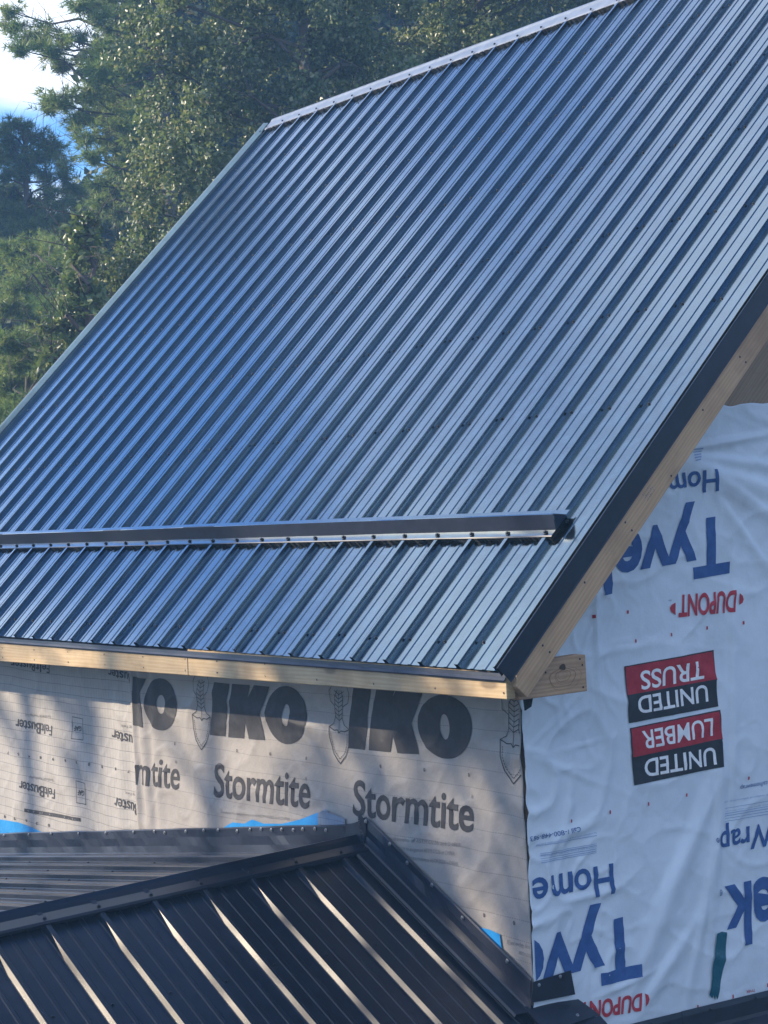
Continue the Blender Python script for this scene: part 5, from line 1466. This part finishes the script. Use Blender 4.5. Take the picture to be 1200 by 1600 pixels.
pine('bushy pine low at the left edge beside the roof corner', 21.0,
  [(15, 535, 36, 14), (60, 540, 30, 12), (30, 565, 36, 16), (85, 560, 26, 14), (10, 595, 34, 16), (50, 600, 34, 16), (85, 590, 22, 16), (30, 625, 34, 16), (10, 655, 30, 16), (55, 640, 28, 16), (20, 690, 40, 20), (90, 640, 30, 20), (60, 680, 40, 20), (110, 620, 24, 20)],
  (45, 40, 530), dens=1.5, ln=0.11, wd=0.010, r=0.12)
# darker trees further back close the gaps behind the oaks
far = [('dark maple just outside the left edge behind the porch', 30, [(-260, 420, 2.0, 0), (-250, 250, 1.8, 0), (-270, 100, 1.8, 0), (-260, -60, 1.8, 0), (-255, -190, 1.7, 0), (-250, -320, 1.5, 0), (-250, 560, 2.0, 0)], (-260, -320)),
       ('dark distant maple behind the pines at the far left', 36, [(-20, 470, 1.9, 0), (60, 480, 1.7, 0), (130, 450, 1.6, 0), (30, 560, 2.2, 0), (150, 560, 2.0, 0), (-80, 420, 2, 0), (60, 660, 2.5, 0), (210, 500, 2, 0)], (60, 440)),
       ('dark distant maple behind the tall oak', 34, [(280, 120, 1.6, 0), (360, 40, 2.0, 0), (450, 130, 2.2, 0), (330, 240, 1.9, 0), (270, 350, 1.6, 0), (220, 440, 1.6, 0), (400, 300, 2.2, 0), (480, -40, 2.2, 0), (350, -80, 2.0, 0), (200, 560, 2, 0)], (380, 40)),
       ('dark distant maple behind the roof ridge at the top right', 33, [(600, 60, 2.0, 0), (700, -20, 2.0, 0), (800, 20, 1.8, 0), (900, -40, 2.0, 0), (560, -60, 2.2, 0), (680, -160, 2.4, 0), (850, -180, 2.4, 0), (640, 180, 2, 0), (1000, -80, 2.2, 0), (520, 160, 1.8, 0)], (740, -40))]
for lb, D, lobes, tp_ in far:
    broadleaf(lb, D, lobes, tp_, mat=M_FAR, L=0.24, W=0.17, dens=0.32, name='maple_tree', cl=0.5)

# undergrowth along the wood, added to darken the reflection in the porch roof
for lb, D, lobes, tp_ in (('low dark bush under the maple left of the porch', 26, [(-420, 800, 1.5, 0), (-330, 840, 1.6, 0), (-250, 800, 1.5, 0), (-350, 980, 2.0, 0), (-180, 900, 1.8, 0), (-230, 1100, 2, 0)], (-300, 900)),
                          ('low dark bush under the pines behind the porch', 26, [(-60, 780, 1.6, 0), (40, 760, 1.6, 0), (130, 820, 1.6, 0), (0, 960, 2.0, 0), (200, 900, 2.0, 0), (90, 1060, 2.0, 0), (-100, 1060, 1.8, 0)], (40, 880))):
    broadleaf(lb, D, lobes, tp_, mat=M_FAR, L=0.22, W=0.16, dens=0.30, name='bush', cl=0.5)
# trees on the sunny side of the yard (left of the lens); they dapple the light on the wall
def plain_tree(x, y, h, rad, seed, label, n=2600, size=0.20, trunk=0.14, low=0.35, mat=None, group=None, me_from=None):
    global rng
    if me_from is not None:
        t = me_from.copy(); t.location = (x, y, -6.0); t.rotation_euler = (0, 0, seed * 1.7)
        COL.objects.link(t); t['label'] = label
        s = h / me_from['height']; t.scale = (s * (0.9 + 0.05 * (seed % 5)), s * (1.1 - 0.05 * (seed % 4)), s)
        for ch in me_from.children:
            c = ch.copy(); COL.objects.link(c); c.parent = t; c.matrix_parent_inverse = ch.matrix_parent_inverse
        return t
    rng = np.random.default_rng(seed)
    t = empty('maple_tree', (x, y, -6.0), label, 'tree', group)
    t['height'] = h
    zc = -6 + h * (1 + low) / 2; rz = h * (1 - low) / 2
    ncl = max(12, n // 60)
    P = clump_points(np.array([x, y, zc]), np.array([rad, rad, rz]), n, ncl, 0.45)
    V, F_, ti = leaves(P, size, size * 0.7)
    build_faces('crown', V, F_, ti, mat or M_FAR, t)
    tg = clump_points(np.array([x, y, zc]), np.array([rad, rad, rz]) * 0.8, 12, 12, 0.1)
    branchwork(t, (x, y, -6), (x + 0.3, y, -6 + h * 0.9), trunk, [tuple(q) for q in tg])
    bpy.context.view_layer.update()
    return t
def slim_tree(wx, d, label, seed, ncl, r=0.14, zc=1.2, rz=2.4, rad=1.5, per=70):
    """slim maple standing up-sun of the wall, so that its stem crosses the light at wx"""
    global rng
    rng = np.random.default_rng(seed)
    x, y = wx + SUN.x / SUN.y * -(-d) * -1 * -1, YW - d
    x = wx - d * SUN.x / SUN.y
    hz_ = -0.75 + d * SUN.z / -SUN.y
    t = empty('maple_tree', (x, y, -6.0), label, 'tree')
    c0 = np.array([x, y, hz_ + zc])
    cc = unit(ncl) * (rng.random(ncl)[:, None] ** 0.5) * np.array([rad, rad, rz]) + c0
    P = np.concatenate([c + unit(per) * (rng.random(per)[:, None] ** 0.5) * rng.uniform(0.22, 0.5) for c in cc])
    V, F_, ti = leaves(P, 0.17, 0.12)
    build_faces('crown', V, F_, ti, M_FAR, t)
    branchwork(t, (x, y, -6), (x + 0.25, y, hz_ + zc + rz), r, [tuple(q) for q in cc], kr=0.22)
slim_tree(-4.85, 11.0, 'slim straight maple furthest to the sunny side of the yard', 201, 15, 0.16, 1.6)
slim_tree(-4.05, 14.0, 'slim maple with a thin stem beside the straightest one', 202, 9, 0.11, 2.0)
slim_tree(-2.62, 12.0, 'stouter maple in the middle of the group by the porch', 203, 13, 0.17, 1.4)
slim_tree(-0.45, 10.0, 'leaning slim maple nearest to the porch', 204, 14, 0.12, 1.0, rad=1.1)
proto = plain_tree(-34, 4, 11, 3.6, 120, 'dark maple of the tree line round the yard', group='trees of the far tree line', n=3600, size=0.34, trunk=0.2, low=0.18)
k = 0
for a in range(95, 440, 13):
    r_ = 34 + 7 * math.sin(a * 1.3)
    x, y = -3 + r_ * math.cos(math.radians(a)), r_ * math.sin(math.radians(a))
    if 120 < a < 165: continue
    if x > 2 and y < 2 and math.hypot(x - 5.7, y + 4.2) < 12: continue
    k += 1
    plain_tree(x, y, 10.5 + 2.2 * math.sin(a * 2.1), 0, k, 'dark maple of the tree line round the yard', me_from=proto)['group'] = 'trees of the far tree line'

# unseen wood on the right; its tall trees are added to darken rib reflections
for i, (x, y, h, rad) in enumerate(((6.5, 17.5, 15.5, 3.2), (14.5, 12.5, 15.0, 3.3), (20.5, 5.0, 17.5, 3.6), (0.0, 21.0, 16.0, 3.3), (24.0, -3.5, 16.5, 3.4), (22.5, 0.5, 18.0, 3.6))):
    plain_tree(x, y, h, rad, 140 + i, ('broad maple standing behind the gable end', 'broad maple to the right of the gable end', 'tall maple across the yard from the gable wall', 'tall maple behind the ridge near the oaks', 'maple on the right behind the lens', 'tallest maple across the yard from the gable wall')[i], n=5200, size=0.34, trunk=0.22, low=0.14)


# thin blue air: everything stands inside this box
m = bpy.data.materials.new('haze'); m.use_nodes = True
nt = m.node_tree; nt.nodes.clear()
mo = nt.nodes.new('ShaderNodeOutputMaterial'); pv = nt.nodes.new('ShaderNodeVolumePrincipled')
pv.inputs['Color'].default_value = (0.28, 0.58, 1.0, 1); pv.inputs['Density'].default_value = 0.0042
nt.links.new(pv.outputs[0], mo.inputs['Volume'])
bm = bmesh.new(); prism(bm, [(-90, -90, -7.2), (90, -90, -7.2), (90, 90, -7.2), (-90, 90, -7.2)], (0, 0, 24))
hz = bm_obj('haze', bm, m); hz['kind'] = 'stuff'
